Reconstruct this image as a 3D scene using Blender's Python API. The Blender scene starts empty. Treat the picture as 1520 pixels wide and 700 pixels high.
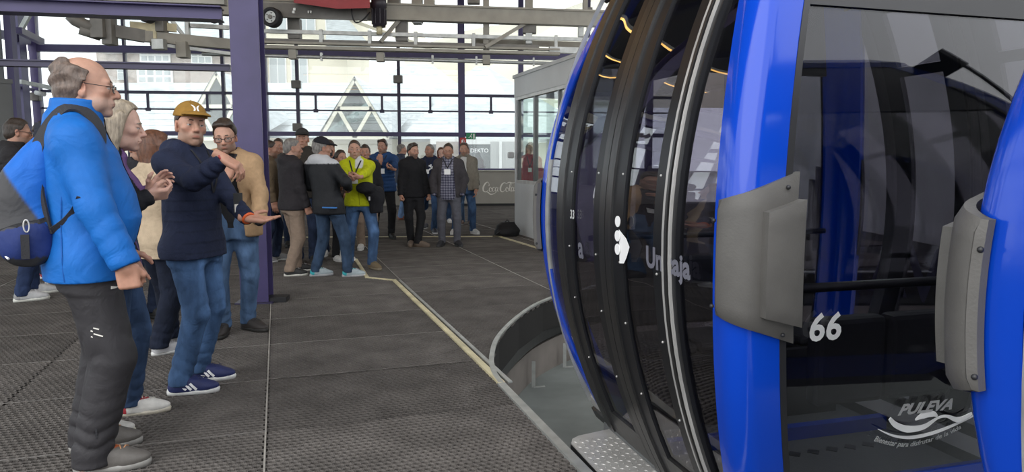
import bpy, bmesh, math, random
import numpy as np
from mathutils import Vector, Matrix, Euler

random.seed(7)
sc = bpy.context.scene
COL = sc.collection

# ------------------------------------------------------------------ camera, sky, exposure
F, PITCH, CAMH = 1054.0, math.radians(6.0), 1.4
cam_d = bpy.data.cameras.new('camera'); cam = bpy.data.objects.new('camera', cam_d); COL.objects.link(cam)
cam.location = (0, 0, CAMH); cam.rotation_euler = (math.radians(90) - PITCH, 0, 0)
cam_d.sensor_width = 36.0; cam_d.lens = 36.0 * F / 1520.0; cam_d.clip_start = 0.02; cam_d.clip_end = 500
sc.camera = cam

world = bpy.data.worlds.new('overcast_sky'); sc.world = world; world.use_nodes = True
_nt = world.node_tree; _bg = _nt.nodes['Background']
_tc = _nt.nodes.new('ShaderNodeTexCoord'); _no = _nt.nodes.new('ShaderNodeTexNoise'); _no.inputs['Scale'].default_value = 1.6
_no.inputs['Detail'].default_value = 4
_rp = _nt.nodes.new('ShaderNodeValToRGB'); _rp.color_ramp.elements[0].color = (.84, .88, .93, 1); _rp.color_ramp.elements[1].color = (1, 1, 1, 1)
_nt.links.new(_tc.outputs['Generated'], _no.inputs['Vector']); _nt.links.new(_no.outputs['Fac'], _rp.inputs['Fac'])
_nt.links.new(_rp.outputs['Color'], _bg.inputs['Color']); _bg.inputs['Strength'].default_value = 1.9

sc.view_settings.view_transform = 'Standard'; sc.view_settings.look = 'None'; sc.view_settings.gamma = 1.0
sc.view_settings.use_curve_mapping = False
sc.view_settings.exposure = 0.35
sc.cycles.max_bounces = 10; sc.cycles.transparent_max_bounces = 24; sc.cycles.diffuse_bounces = 4
sc.cycles.glossy_bounces = 4; sc.cycles.transmission_bounces = 6
sc.cycles.use_denoising = True
sc.cycles.sample_clamp_indirect = 6.0
sc.cycles.caustics_reflective = False; sc.cycles.caustics_refractive = False

# the sun is behind thick cloud: a wide soft key from high on the open side of the station, behind the platform
sun_d = bpy.data.lights.new('cloudy_sun', 'SUN'); sun_d.energy = 0.9; sun_d.angle = math.radians(60); sun_d.color = (1, .98, .95)
sun = bpy.data.objects.new('cloudy_sun', sun_d); COL.objects.link(sun); sun.location = (-6, -8, 12)
sun.rotation_euler = (math.radians(50), 0, math.radians(-30))

# ------------------------------------------------------------------ helpers: placing
def at(px, py, Y):
    """point on the ray of pixel (px, py) at distance Y along the floor direction"""
    X = (px - 760) / F; yc = (py - 350) / F
    d = np.array([X, math.cos(PITCH) - yc * math.sin(PITCH), -math.sin(PITCH) - yc * math.cos(PITCH)])
    return d * (Y / d[1]) + np.array([0, 0, CAMH])
def floor_at(px, py, z=0.0):
    X = (px - 760) / F; yc = (py - 350) / F
    d = np.array([X, math.cos(PITCH) - yc * math.sin(PITCH), -math.sin(PITCH) - yc * math.cos(PITCH)])
    return d * ((z - CAMH) / d[2]) + np.array([0, 0, CAMH])

# ------------------------------------------------------------------ helpers: objects
def link(o, parent=None):
    COL.objects.link(o)
    if parent is not None: o.parent = parent
    return o
def thing(name, label, cat, loc=(0, 0, 0), rotz=0.0, group=None):
    o = bpy.data.objects.new(name, None); o.empty_display_size = .1; COL.objects.link(o)
    o.location = loc; o.rotation_euler = (0, 0, rotz); o['label'] = label; o['category'] = cat
    if group: o['group'] = group
    return o
def tag(o, label, cat, group=None):
    o['label'] = label; o['category'] = cat
    if group: o['group'] = group
    return o
def structure(o, label=None):
    o['kind'] = 'structure'
    if label: o['label'] = label
    return o
def copy_tree(o, parent=None):
    c = o.copy(); COL.objects.link(c)
    if parent is not None: c.parent = parent
    for ch in list(o.children): copy_tree(ch, c)
    return c
def mesh_np(name, V, polys, smooth=False):
    """polys: (n,k) int array or list of lists"""
    me = bpy.data.meshes.new(name)
    V = np.asarray(V, dtype=np.float32)
    if isinstance(polys, np.ndarray):
        n, k = polys.shape; loops = polys.reshape(-1).astype(np.int32)
        starts = (np.arange(n) * k).astype(np.int32); tot = np.full(n, k, np.int32)
    else:
        tot = np.array([len(p) for p in polys], np.int32); starts = np.concatenate([[0], np.cumsum(tot)[:-1]]).astype(np.int32)
        loops = np.array([i for p in polys for i in p], np.int32); n = len(polys)
    me.vertices.add(len(V)); me.vertices.foreach_set('co', V.reshape(-1))
    me.loops.add(len(loops)); me.loops.foreach_set('vertex_index', loops)
    me.polygons.add(n); me.polygons.foreach_set('loop_start', starts); me.polygons.foreach_set('loop_total', tot)
    me.polygons.foreach_set('use_smooth', np.full(n, smooth, bool))
    me.update(calc_edges=True); me.validate(verbose=False)
    return me
def set_col(me, C):
    a = me.color_attributes.new('Col', 'FLOAT_COLOR', 'POINT')
    C = np.asarray(C, np.float32)
    if C.ndim == 1: C = np.tile(C, (len(me.vertices), 1))
    C4 = np.ones((len(C), 4), np.float32); C4[:, :3] = C[:, :3]
    a.data.foreach_set('color', C4.reshape(-1))
class MB:
    """collects boxes, tubes and prisms; build() links them as one mesh object"""
    def __init__(s): s.V = []; s.P = []; s.sm = []
    def add(s, V, P, smooth=False):
        b = len(s.V); s.V += [tuple(map(float, v)) for v in V]; s.P += [[b + i for i in p] for p in P]; s.sm += [smooth] * len(P); return s
    def box(s, lo, hi, M=None):
        x0, y0, z0 = lo; x1, y1, z1 = hi
        V = [(x0, y0, z0), (x1, y0, z0), (x1, y1, z0), (x0, y1, z0), (x0, y0, z1), (x1, y0, z1), (x1, y1, z1), (x0, y1, z1)]
        if M is not None: V = [tuple(M @ Vector(v)) for v in V]
        return s.add(V, [(0, 3, 2, 1), (4, 5, 6, 7), (0, 1, 5, 4), (1, 2, 6, 5), (2, 3, 7, 6), (3, 0, 4, 7)])
    def bar(s, a, b, w, h, up=(0, 0, 1)):
        """box beam from a to b, w across, h along up"""
        a = Vector(a); b = Vector(b); t = (b - a).normalized(); side = t.cross(Vector(up))
        if side.length < 1e-4: side = t.cross(Vector((0, 1, 0)))
        side.normalize(); u = side.cross(t).normalized()
        V = []
        for p in (a, b):
            for i, j in ((-1, -1), (1, -1), (1, 1), (-1, 1)): V.append(p + side * (i * w / 2) + u * (j * h / 2))
        return s.add(V, [(0, 1, 2, 3), (7, 6, 5, 4), (0, 4, 5, 1), (1, 5, 6, 2), (2, 6, 7, 3), (3, 7, 4, 0)])
    def ibeam(s, a, b, w, h, tf, tw, up=(0, 0, 1)):
        up = Vector(up).normalized(); a = Vector(a); b = Vector(b)
        s.bar(a + up * (h / 2 - tf / 2), b + up * (h / 2 - tf / 2), w, tf, up); s.bar(a - up * (h / 2 - tf / 2), b - up * (h / 2 - tf / 2), w, tf, up)
        return s.bar(a, b, tw, h - 2 * tf, up)
    def tube(s, pts, r, n=10, caps=True, closed=False):
        pts = [Vector(p) for p in pts]; m = len(pts); rs = r if isinstance(r, (list, tuple)) else [r] * m
        V = []; P = []; prev = None
        for i, p in enumerate(pts):
            if closed: t = pts[(i + 1) % m] - pts[i - 1]
            else: t = pts[min(i + 1, m - 1)] - pts[max(i - 1, 0)]
            t.normalize()
            if prev is None:
                prev = t.cross(Vector((0, 0, 1)) if abs(t.z) < .9 else Vector((1, 0, 0))).normalized()
            prev = (prev - t * prev.dot(t)).normalized(); q = t.cross(prev)
            for k in range(n):
                a = 2 * math.pi * k / n; V.append(p + (prev * math.cos(a) + q * math.sin(a)) * rs[i])
        for i in range(m if closed else m - 1):
            j = (i + 1) % m
            for k in range(n): P.append((i * n + k, i * n + (k + 1) % n, j * n + (k + 1) % n, j * n + k))
        s.add(V, P, True)
        if caps and not closed:
            b = len(s.V) - len(V); s.P += [[b + k for k in range(n)][::-1], [b + (m - 1) * n + k for k in range(n)]]; s.sm += [False, False]
        return s
    def ribbon(s, pts, nrm, w, t):
        """flat strap along pts, nrm the outward normals"""
        pts = [Vector(p) for p in pts]; m = len(pts); V = []; P = []
        for i, p in enumerate(pts):
            tg = (pts[min(i + 1, m - 1)] - pts[max(i - 1, 0)]).normalized(); n = Vector(nrm[i] if isinstance(nrm, list) else nrm)
            n = (n - tg * n.dot(tg)).normalized(); sd = tg.cross(n); ww = w[i] if isinstance(w, (list, tuple)) else w
            for a, c in ((-1, -1), (1, -1), (1, 1), (-1, 1)): V.append(p + sd * (a * ww / 2) + n * (c * t / 2))
        for i in range(m - 1):
            for k in range(4): P.append((i * 4 + k, i * 4 + (k + 1) % 4, i * 4 + 4 + (k + 1) % 4, i * 4 + 4 + k))
        P += [(3, 2, 1, 0), ((m - 1) * 4, (m - 1) * 4 + 1, (m - 1) * 4 + 2, (m - 1) * 4 + 3)]
        return s.add(V, P)
    def prism(s, outline, z0, z1, M=None):
        n = len(outline); V = [(x, y, z0) for x, y in outline] + [(x, y, z1) for x, y in outline]
        if M is not None: V = [tuple(M @ Vector(v)) for v in V]
        P = [tuple(range(n))[::-1], tuple(range(n, 2 * n))] + [(i, (i + 1) % n, n + (i + 1) % n, n + i) for i in range(n)]
        return s.add(V, P)
    def ball(s, c, r, n=12, m=8, M=None):
        V = []; P = []; r = r if isinstance(r, (tuple, list)) else (r, r, r)
        for i in range(m + 1):
            th = math.pi * i / m
            for k in range(n):
                a = 2 * math.pi * k / n
                v = Vector((r[0] * math.sin(th) * math.cos(a), r[1] * math.sin(th) * math.sin(a), r[2] * math.cos(th)))
                V.append((M @ v if M is not None else v) + Vector(c))
        for i in range(m):
            for k in range(n): P.append((i * n + k, (i + 1) * n + k, (i + 1) * n + (k + 1) % n, i * n + (k + 1) % n))
        return s.add(V, P, True)
    def mesh(s, name='mesh'):
        me = mesh_np(name, s.V, s.P); me.polygons.foreach_set('use_smooth', np.array(s.sm[:len(me.polygons)], bool)) if len(me.polygons) == len(s.sm) else None
        return me
    def build(s, name, m, parent=None, bevel=0.0):
        o = bpy.data.objects.new(name, s.mesh(name)); o.data.materials.append(m); link(o, parent)
        if bevel:
            b = o.modifiers.new('bevel', 'BEVEL'); b.width = bevel; b.segments = 2; b.limit_method = 'ANGLE'; b.angle_limit = math.radians(40)
        return o
def text_obj(name, body, size, M, m, parent=None, depth=0.0008, font_shear=0.0, align='LEFT', spacing=1.0, bold=0.0, warp=None, xscale=1.0):
    """lettering as mesh; M maps the text plane (x right, y up, z out) to the parent's space; warp(x,y)->(x,y,z) bends it instead"""
    cu = bpy.data.curves.new(name, 'FONT'); cu.body = body; cu.size = size; cu.extrude = depth; cu.shear = font_shear; cu.align_x = align
    cu.space_character = spacing; cu.offset = bold; cu.resolution_u = 3
    t = bpy.data.objects.new('lettering_source', cu); COL.objects.link(t)
    dg = bpy.context.evaluated_depsgraph_get(); me = bpy.data.meshes.new_from_object(t.evaluated_get(dg))
    bpy.data.objects.remove(t)
    for v in me.vertices:
        x, y, z = v.co; x *= xscale
        v.co = warp(x, y, z) if warp else (M @ Vector((x, y, z)))
    me.materials.clear(); me.materials.append(m)
    o = bpy.data.objects.new(name, me); link(o, parent); return o

# ------------------------------------------------------------------ materials
def new_mat(name):
    m = bpy.data.materials.new(name); m.use_nodes = True; nt = m.node_tree; return m, nt, nt.nodes['Principled BSDF']
def mat(name, col, rough=.6, metal=0.0, var=.0, scale=8.0, bump=0.0, bscale=40.0, spec=.5, coat=0.0, detail=4, stretch=(1, 1, 1)):
    m, nt, b = new_mat(name); b.inputs['Base Color'].default_value = (*col, 1); b.inputs['Roughness'].default_value = rough
    b.inputs['Metallic'].default_value = metal; b.inputs['Specular IOR Level'].default_value = spec
    if coat: b.inputs['Coat Weight'].default_value = coat; b.inputs['Coat Roughness'].default_value = .04
    tc = nt.nodes.new('ShaderNodeTexCoord'); mp = nt.nodes.new('ShaderNodeMapping'); mp.inputs['Scale'].default_value = stretch
    nt.links.new(tc.outputs['Object'], mp.inputs['Vector'])
    if var:
        n = nt.nodes.new('ShaderNodeTexNoise'); n.inputs['Scale'].default_value = scale; n.inputs['Detail'].default_value = detail
        nt.links.new(mp.outputs['Vector'], n.inputs['Vector'])
        r = nt.nodes.new('ShaderNodeValToRGB'); r.color_ramp.elements[0].position = .3; r.color_ramp.elements[1].position = .7
        r.color_ramp.elements[0].color = (*[c * (1 - var) for c in col], 1); r.color_ramp.elements[1].color = (*[min(1, c * (1 + var)) for c in col], 1)
        nt.links.new(n.outputs['Fac'], r.inputs['Fac']); nt.links.new(r.outputs['Color'], b.inputs['Base Color'])
    if bump:
        n2 = nt.nodes.new('ShaderNodeTexNoise'); n2.inputs['Scale'].default_value = bscale; n2.inputs['Detail'].default_value = 3
        nt.links.new(mp.outputs['Vector'], n2.inputs['Vector'])
        bp = nt.nodes.new('ShaderNodeBump'); bp.inputs['Strength'].default_value = bump; bp.inputs['Distance'].default_value = .01
        nt.links.new(n2.outputs['Fac'], bp.inputs['Height']); nt.links.new(bp.outputs['Normal'], b.inputs['Normal'])
    return m
def attr_mat(name, rough=.8, var=.12, scale=30.0, bump=.15, bscale=60.0, spec=.3, sheen=0.0, sss=0.0, stretch=(1, 1, 1), bdist=.01, crease=0.0):
    """takes its colour from the mesh's own 'Col' colours (dyes and skin tones), with a little cloth or skin grain"""
    m, nt, b = new_mat(name); b.inputs['Roughness'].default_value = rough; b.inputs['Specular IOR Level'].default_value = spec
    a = nt.nodes.new('ShaderNodeAttribute'); a.attribute_name = 'Col'
    tc = nt.nodes.new('ShaderNodeTexCoord'); mp = nt.nodes.new('ShaderNodeMapping'); mp.inputs['Scale'].default_value = stretch
    nt.links.new(tc.outputs['Object'], mp.inputs['Vector'])
    n = nt.nodes.new('ShaderNodeTexNoise'); n.inputs['Scale'].default_value = scale; n.inputs['Detail'].default_value = 5; nt.links.new(mp.outputs['Vector'], n.inputs['Vector'])
    mr = nt.nodes.new('ShaderNodeMapRange'); mr.inputs['From Min'].default_value = .3; mr.inputs['From Max'].default_value = .7
    mr.inputs['To Min'].default_value = 1 - var; mr.inputs['To Max'].default_value = 1 + var; nt.links.new(n.outputs['Fac'], mr.inputs['Value'])
    mx = nt.nodes.new('ShaderNodeVectorMath'); mx.operation = 'SCALE'; nt.links.new(a.outputs['Color'], mx.inputs[0]); nt.links.new(mr.outputs['Result'], mx.inputs['Scale'])
    nt.links.new(mx.outputs['Vector'], b.inputs['Base Color'])
    if sheen: b.inputs['Sheen Weight'].default_value = sheen
    if sss:
        b.inputs['Subsurface Weight'].default_value = sss; b.inputs['Subsurface Radius'].default_value = (.012, .005, .003); b.inputs['Subsurface Scale'].default_value = 1.0
    if bump:
        n2 = nt.nodes.new('ShaderNodeTexNoise'); n2.inputs['Scale'].default_value = bscale; n2.inputs['Detail'].default_value = 4; nt.links.new(mp.outputs['Vector'], n2.inputs['Vector'])
        bp = nt.nodes.new('ShaderNodeBump'); bp.inputs['Strength'].default_value = bump; bp.inputs['Distance'].default_value = bdist
        nt.links.new(n2.outputs['Fac'], bp.inputs['Height'])
        if crease:
            n3 = nt.nodes.new('ShaderNodeTexNoise'); n3.inputs['Scale'].default_value = 7; n3.inputs['Detail'].default_value = 3; n3.inputs['Distortion'].default_value = 1.2
            nt.links.new(tc.outputs['Object'], n3.inputs['Vector'])
            b3 = nt.nodes.new('ShaderNodeBump'); b3.inputs['Strength'].default_value = crease; b3.inputs['Distance'].default_value = .03
            nt.links.new(n3.outputs['Fac'], b3.inputs['Height']); nt.links.new(b3.outputs['Normal'], bp.inputs['Normal'])
        nt.links.new(bp.outputs['Normal'], b.inputs['Normal'])
    return m
def glass_mat(name, tint, ior=1.5, rough=0.0, bump=0.0, bscale=2.0, dirt=0.0, dirt_col=(.8, .8, .8), refl=1.0, stretch=(1, 1, 1)):
    """thin pane: tinted see-through mixed with a mirror by Fresnel; a dusty film scatters a little"""
    m = bpy.data.materials.new(name); m.use_nodes = True; nt = m.node_tree; nt.nodes.remove(nt.nodes['Principled BSDF']); out = nt.nodes['Material Output']
    tr = nt.nodes.new('ShaderNodeBsdfTransparent'); tr.inputs['Color'].default_value = (*tint, 1)
    gl = nt.nodes.new('ShaderNodeBsdfGlossy'); gl.inputs['Roughness'].default_value = rough; gl.inputs['Color'].default_value = (refl, refl, refl, 1)
    fr = nt.nodes.new('ShaderNodeFresnel'); ge = nt.nodes.new('ShaderNodeNewGeometry'); mi = nt.nodes.new('ShaderNodeMapRange')
    mi.inputs['To Min'].default_value = ior; mi.inputs['To Max'].default_value = 1 / ior   # the far face of the pane mirrors like the near one
    nt.links.new(ge.outputs['Backfacing'], mi.inputs['Value']); nt.links.new(mi.outputs['Result'], fr.inputs['IOR'])
    mx = nt.nodes.new('ShaderNodeMixShader'); nt.links.new(fr.outputs['Fac'], mx.inputs['Fac'])
    base = tr.outputs['BSDF']
    if dirt:
        df = nt.nodes.new('ShaderNodeBsdfTranslucent'); df.inputs['Color'].default_value = (*dirt_col, 1)
        m2 = nt.nodes.new('ShaderNodeMixShader'); m2.inputs['Fac'].default_value = dirt
        tc = nt.nodes.new('ShaderNodeTexCoord'); n = nt.nodes.new('ShaderNodeTexNoise'); n.inputs['Scale'].default_value = .9; n.inputs['Detail'].default_value = 6
        nt.links.new(tc.outputs['Object'], n.inputs['Vector'])
        mr = nt.nodes.new('ShaderNodeMapRange'); mr.inputs['From Min'].default_value = .35; mr.inputs['From Max'].default_value = .7
        mr.inputs['To Min'].default_value = dirt * .8; mr.inputs['To Max'].default_value = dirt * 1.25; nt.links.new(n.outputs['Fac'], mr.inputs['Value'])
        nt.links.new(mr.outputs['Result'], m2.inputs['Fac'])
        nt.links.new(tr.outputs['BSDF'], m2.inputs[1]); nt.links.new(df.outputs['BSDF'], m2.inputs[2]); base = m2.outputs['Shader']
    nt.links.new(base, mx.inputs[1]); nt.links.new(gl.outputs['BSDF'], mx.inputs[2]); nt.links.new(mx.outputs['Shader'], out.inputs['Surface'])
    if bump:
        tc = nt.nodes.new('ShaderNodeTexCoord'); mp = nt.nodes.new('ShaderNodeMapping'); mp.inputs['Scale'].default_value = stretch
        nt.links.new(tc.outputs['Object'], mp.inputs['Vector'])
        n = nt.nodes.new('ShaderNodeTexNoise'); n.inputs['Scale'].default_value = bscale; n.inputs['Detail'].default_value = 1.0; nt.links.new(mp.outputs['Vector'], n.inputs['Vector'])
        bp = nt.nodes.new('ShaderNodeBump'); bp.inputs['Strength'].default_value = bump; bp.inputs['Distance'].default_value = .05
        nt.links.new(n.outputs['Fac'], bp.inputs['Height']); nt.links.new(bp.outputs['Normal'], gl.inputs['Normal']); nt.links.new(bp.outputs['Normal'], fr.inputs['Normal'])
    return m
def emit_mat(name, col, s):
    m, nt, b = new_mat(name); b.inputs['Base Color'].default_value = (0, 0, 0, 1); b.inputs['Emission Color'].default_value = (*col, 1); b.inputs['Emission Strength'].default_value = s; return m

M = {}
M['purple'] = mat('purple_paint', (.062, .049, .140), .38, var=.15, scale=3, spec=.5)
M['purple_dark'] = mat('dark_purple_paint', (.038, .032, .075), .4, var=.15, scale=3)
M['blue'] = mat('blue_cabin_paint', (.004, .054, .48), .13, spec=.5, var=.03, scale=2)
M['black_frame'] = mat('black_anodised_frame', (.022, .023, .026), .32, metal=.5, var=.1, scale=5)
M['dark_alu'] = mat('dark_brushed_aluminium', (.115, .115, .115), .33, metal=.9, var=.15, scale=3, stretch=(20, 20, 1))
M['alu'] = mat('worn_aluminium', (.52, .51, .49), .42, metal=.35, var=.15, scale=6)
M['galv'] = mat('galvanised_steel', (.46, .47, .45), .45, metal=.6, var=.18, scale=9)
M['rail'] = mat('beige_grey_rail_paint', (.33, .31, .26), .5, var=.14, scale=4)
M['rail_dark'] = mat('dark_grey_rail_paint', (.19, .18, .16), .5, var=.2, scale=5)
M['pad'] = mat('grey_rubber_bumper', (.098, .093, .086), .6, var=.12, scale=10, bump=.12, bscale=160)
M['rubber_mat'] = mat('rubber_mat', (.108, .098, .090), .68, var=.28, scale=3.2, bump=.25, bscale=120, spec=.22)
M['mat_edge'] = mat('worn_mat_edge', (.22, .205, .19), .7, var=.4, scale=25)
M['slab'] = mat('floor_slab', (.012, .011, .010), .9, var=.2, scale=3)
M['seam'] = mat('pale_worn_seam', (.33, .31, .28), .6, var=.25, scale=6)
M['yellow'] = mat('faded_yellow_angle', (.62, .55, .35), .5, var=.2, scale=6)
M['pit_floor'] = mat('pit_concrete', (.17, .185, .175), .7, var=.25, scale=1.7, bump=.08, bscale=9)
M['pit_steel'] = mat('pit_dark_steel', (.055, .056, .056), .35, metal=.6, var=.35, scale=1.2, stretch=(1, 1, .4))
M['pit_brown'] = mat('pit_rusty_plate', (.17, .15, .135), .6, var=.25, scale=2.4)
M['red'] = mat('red_paint', (.34, .03, .035), .45, var=.12, scale=4)
M['black'] = mat('black_plastic', (.018, .018, .02), .45, var=.1)
M['dark_motor'] = mat('dark_motor_paint', (.04, .035, .045), .45, var=.2, scale=6)
M['tyre'] = mat('tyre_rubber', (.025, .025, .028), .75)
M['white_panel'] = mat('white_grey_panel', (.60, .61, .61), .5, var=.05, scale=2)
M['grey_panel'] = mat('grey_panel', (.26, .28, .29), .55, var=.08, scale=1.5)
M['dark_panel'] = mat('dark_grey_panel', (.19, .20, .20), .55, var=.1, scale=1.5)
M['counter'] = mat('beige_grey_counter', (.33, .31, .27), .5, var=.06, scale=2)
M['white'] = mat('white_print', (.93, .93, .92), .5)
M['cream_print'] = mat('cream_print', (.80, .77, .70), .5)
M['faint_print'] = mat('greyish_print', (.30, .30, .36), .5)
M['ceiling'] = mat('dark_ceiling', (.10, .095, .10), .7, var=.15, scale=.8)
M['green_sign'] = mat('green_sign', (.02, .30, .12), .4)
M['red_sign'] = mat('red_sign', (.55, .04, .03), .4)
M['pane'] = glass_mat('dusty_clear_pane', (.93, .96, .96), ior=1.45, dirt=.085, dirt_col=(.92, .95, .96))
M['booth_glass'] = glass_mat('booth_glass', (.93, .97, .95), ior=1.5)
M['cabin_glass'] = glass_mat('smoked_cabin_glass', (.60, .59, .63), ior=1.5, bump=.09, bscale=2.2, stretch=(1, 1, 1.4))
M['end_glass'] = glass_mat('smoked_end_glass', (.62, .62, .65), ior=1.45)
M['lens'] = glass_mat('spectacle_lens', (.9, .92, .92), ior=1.4)
M['led'] = emit_mat('warm_led_strip', (1, .56, .16), 5.0)
M['led_white'] = emit_mat('cool_led_panel', (.9, 1, .95), 9.0)
M['seat'] = mat('black_seat', (.022, .022, .026), .7, var=.15)
M['grip_floor'] = mat('cabin_floor', (.12, .125, .125), .6, bump=.4, bscale=120)
M['cloth'] = attr_mat('cloth', .85, .10, 24, .35, 120, spec=.25, bdist=.006, crease=.55)
M['nylon'] = attr_mat('nylon', .62, .06, 16, .15, 90, spec=.3, bdist=.006, crease=.35)
M['denim'] = attr_mat('denim', .88, .42, 11, .35, 110, spec=.2, stretch=(1, 1, .45), bdist=.006, crease=.6)
M['skin'] = attr_mat('skin', .52, .07, 50, .12, 220, spec=.4, sss=.12, bdist=.003)
M['hair'] = attr_mat('hair', .5, .45, 60, .8, 110, spec=.5, stretch=(1, 1, .3), bdist=.006)
M['shoe'] = attr_mat('shoe', .6, .10, 40, .2, 150, spec=.4, bdist=.004)
M['strap'] = mat('black_webbing', (.028, .028, .032), .8, bump=.3, bscale=200)
M['frame_dark'] = mat('dark_spectacle_frame', (.02, .02, .022), .3)
M['eye'] = mat('eye_white', (.42, .38, .36), .25)
M['iris'] = mat('dark_iris', (.05, .035, .025), .15)

# ------------------------------------------------------------------ implicit surfaces (for bodies, clothes, soft goods)
def surface_nets(vol, org, v):
    nx, ny, nz = vol.shape
    s = vol < 0
    c = s[:-1, :-1, :-1].astype(np.uint8)
    tot = np.zeros((nx - 1, ny - 1, nz - 1), np.uint8)
    for i in (0, 1):
        for j in (0, 1):
            for k in (0, 1): tot += s[i:nx - 1 + i, j:ny - 1 + j, k:nz - 1 + k]
    act = (tot > 0) & (tot < 8)
    idx = np.argwhere(act)
    if len(idx) == 0: return np.zeros((0, 3)), np.zeros((0, 4), int)
    imap = np.full(act.shape, -1, np.int32); imap[act] = np.arange(len(idx))
    offs = np.array([(i, j, k) for i in (0, 1) for j in (0, 1) for k in (0, 1)])
    vals = np.stack([vol[idx[:, 0] + o[0], idx[:, 1] + o[1], idx[:, 2] + o[2]] for o in offs], 1)
    acc = np.zeros((len(idx), 3)); cnt = np.zeros(len(idx))
    for a in range(8):
        for b in range(a + 1, 8):
            if np.abs(offs[a] - offs[b]).sum() == 1:
                va, vb = vals[:, a], vals[:, b]; m = (va < 0) != (vb < 0)
                t = np.where(m, va / np.where(m, va - vb, 1), 0)
                acc += np.where(m[:, None], offs[a] + t[:, None] * (offs[b] - offs[a]), 0); cnt += m
    V = org + (idx + acc / np.maximum(cnt, 1)[:, None]) * v
    Q = []
    for ax in range(3):
        sl0 = [slice(None)] * 3; sl1 = [slice(None)] * 3; sl0[ax] = slice(0, -1); sl1[ax] = slice(1, None)
        a, b = s[tuple(sl0)], s[tuple(sl1)]; e = np.argwhere(a != b)
        o1, o2 = [(1, 2), (2, 0), (0, 1)][ax]
        ok = (e[:, o1] > 0) & (e[:, o2] > 0) & (e[:, o1] < vol.shape[o1] - 1) & (e[:, o2] < vol.shape[o2] - 1); e = e[ok]
        if len(e) == 0: continue
        fl = a[e[:, 0], e[:, 1], e[:, 2]]
        def cell(d1, d2):
            q = e.copy(); q[:, o1] -= d1; q[:, o2] -= d2; return imap[q[:, 0], q[:, 1], q[:, 2]]
        q = np.stack([cell(1, 1), cell(0, 1), cell(0, 0), cell(1, 0)], 1)
        q[~fl] = q[~fl][:, ::-1]; Q.append(q)
    Q = np.concatenate(Q); Q = Q[(Q >= 0).all(1)]
    return V, Q
class Grid:
    def __init__(g, lo, hi, v):
        g.v = v; g.lo = np.array(lo, float) - 2 * v; n = np.ceil((np.array(hi) - g.lo) / v).astype(int) + 3
        g.n = n; g.vol = np.full(n, 9.0, np.float32); g.ax = [g.lo[i] + v * np.arange(n[i]) for i in range(3)]
    def _sl(g, lo, hi, m):
        a = np.clip(np.floor((np.array(lo) - m - g.lo) / g.v).astype(int), 0, g.n); b = np.clip(np.ceil((np.array(hi) + m - g.lo) / g.v).astype(int) + 1, 0, g.n)
        return tuple(slice(a[i], b[i]) for i in range(3))
    def _xyz(g, sl):
        return (g.ax[0][sl[0]][:, None, None].astype(np.float32), g.ax[1][sl[1]][None, :, None].astype(np.float32), g.ax[2][sl[2]][None, None, :].astype(np.float32))
    def add(g, prim, k=0.0, sub=False):
        f, lo, hi = prim; sl = g._sl(lo, hi, max(k, 0) + 3 * g.v)
        if any(s.stop <= s.start for s in sl): return g
        d = f(*g._xyz(sl)); o = g.vol[sl]
        if sub:
            d = -d
            r = np.maximum(o, d)
            if k > 0: h = np.maximum(k - np.abs(o - d), 0) / k; r = r + h * h * k * .25
        else:
            r = np.minimum(o, d)
            if k > 0: h = np.maximum(k - np.abs(o - d), 0) / k; r = r - h * h * k * .25
        g.vol[sl] = r; return g
    def cut(g, f, k=0.0):
        """keep where f<0"""
        x, y, z = g._xyz((slice(None),) * 3); d = f(x, y, z); r = np.maximum(g.vol, d)
        if k > 0: h = np.maximum(k - np.abs(g.vol - d), 0) / k; r = r + h * h * k * .25
        g.vol = r.astype(np.float32); return g
    def disp(g, f):
        x, y, z = g._xyz((slice(None),) * 3); g.vol = (g.vol + f(x, y, z)).astype(np.float32); return g
    def mesh(g): return surface_nets(g.vol, g.lo, g.v)
    def surf(g, x, z, sgn=1):
        """outermost y of the surface at (x, z), looking from +y (sgn=1) or -y"""
        i = int(np.clip(round((x - g.lo[0]) / g.v), 0, g.n[0] - 1)); k = int(np.clip(round((z - g.lo[2]) / g.v), 0, g.n[2] - 1))
        c = g.vol[i, :, k]; ins = np.where(c < 0)[0]
        if len(ins) == 0: return 0.0
        j = ins[-1] if sgn > 0 else ins[0]; j2 = min(max(j + sgn, 0), g.n[1] - 1)
        t = c[j] / (c[j] - c[j2]) if c[j] != c[j2] else 0
        return g.ax[1][j] + sgn * t * g.v
    def surfx(g, y, z, sgn=1):
        j = int(np.clip(round((y - g.lo[1]) / g.v), 0, g.n[1] - 1)); k = int(np.clip(round((z - g.lo[2]) / g.v), 0, g.n[2] - 1))
        c = g.vol[:, j, k]; ins = np.where(c < 0)[0]
        if len(ins) == 0: return 0.0
        i = ins[-1] if sgn > 0 else ins[0]; return g.ax[0][i] + sgn * .4 * g.v
    def surfz(g, x, y):
        i = int(np.clip(round((x - g.lo[0]) / g.v), 0, g.n[0] - 1)); j = int(np.clip(round((y - g.lo[1]) / g.v), 0, g.n[1] - 1))
        c = g.vol[i, j, :]; ins = np.where(c < 0)[0]
        return (g.ax[2][ins[-1]] + .4 * g.v) if len(ins) else 0.0
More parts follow.
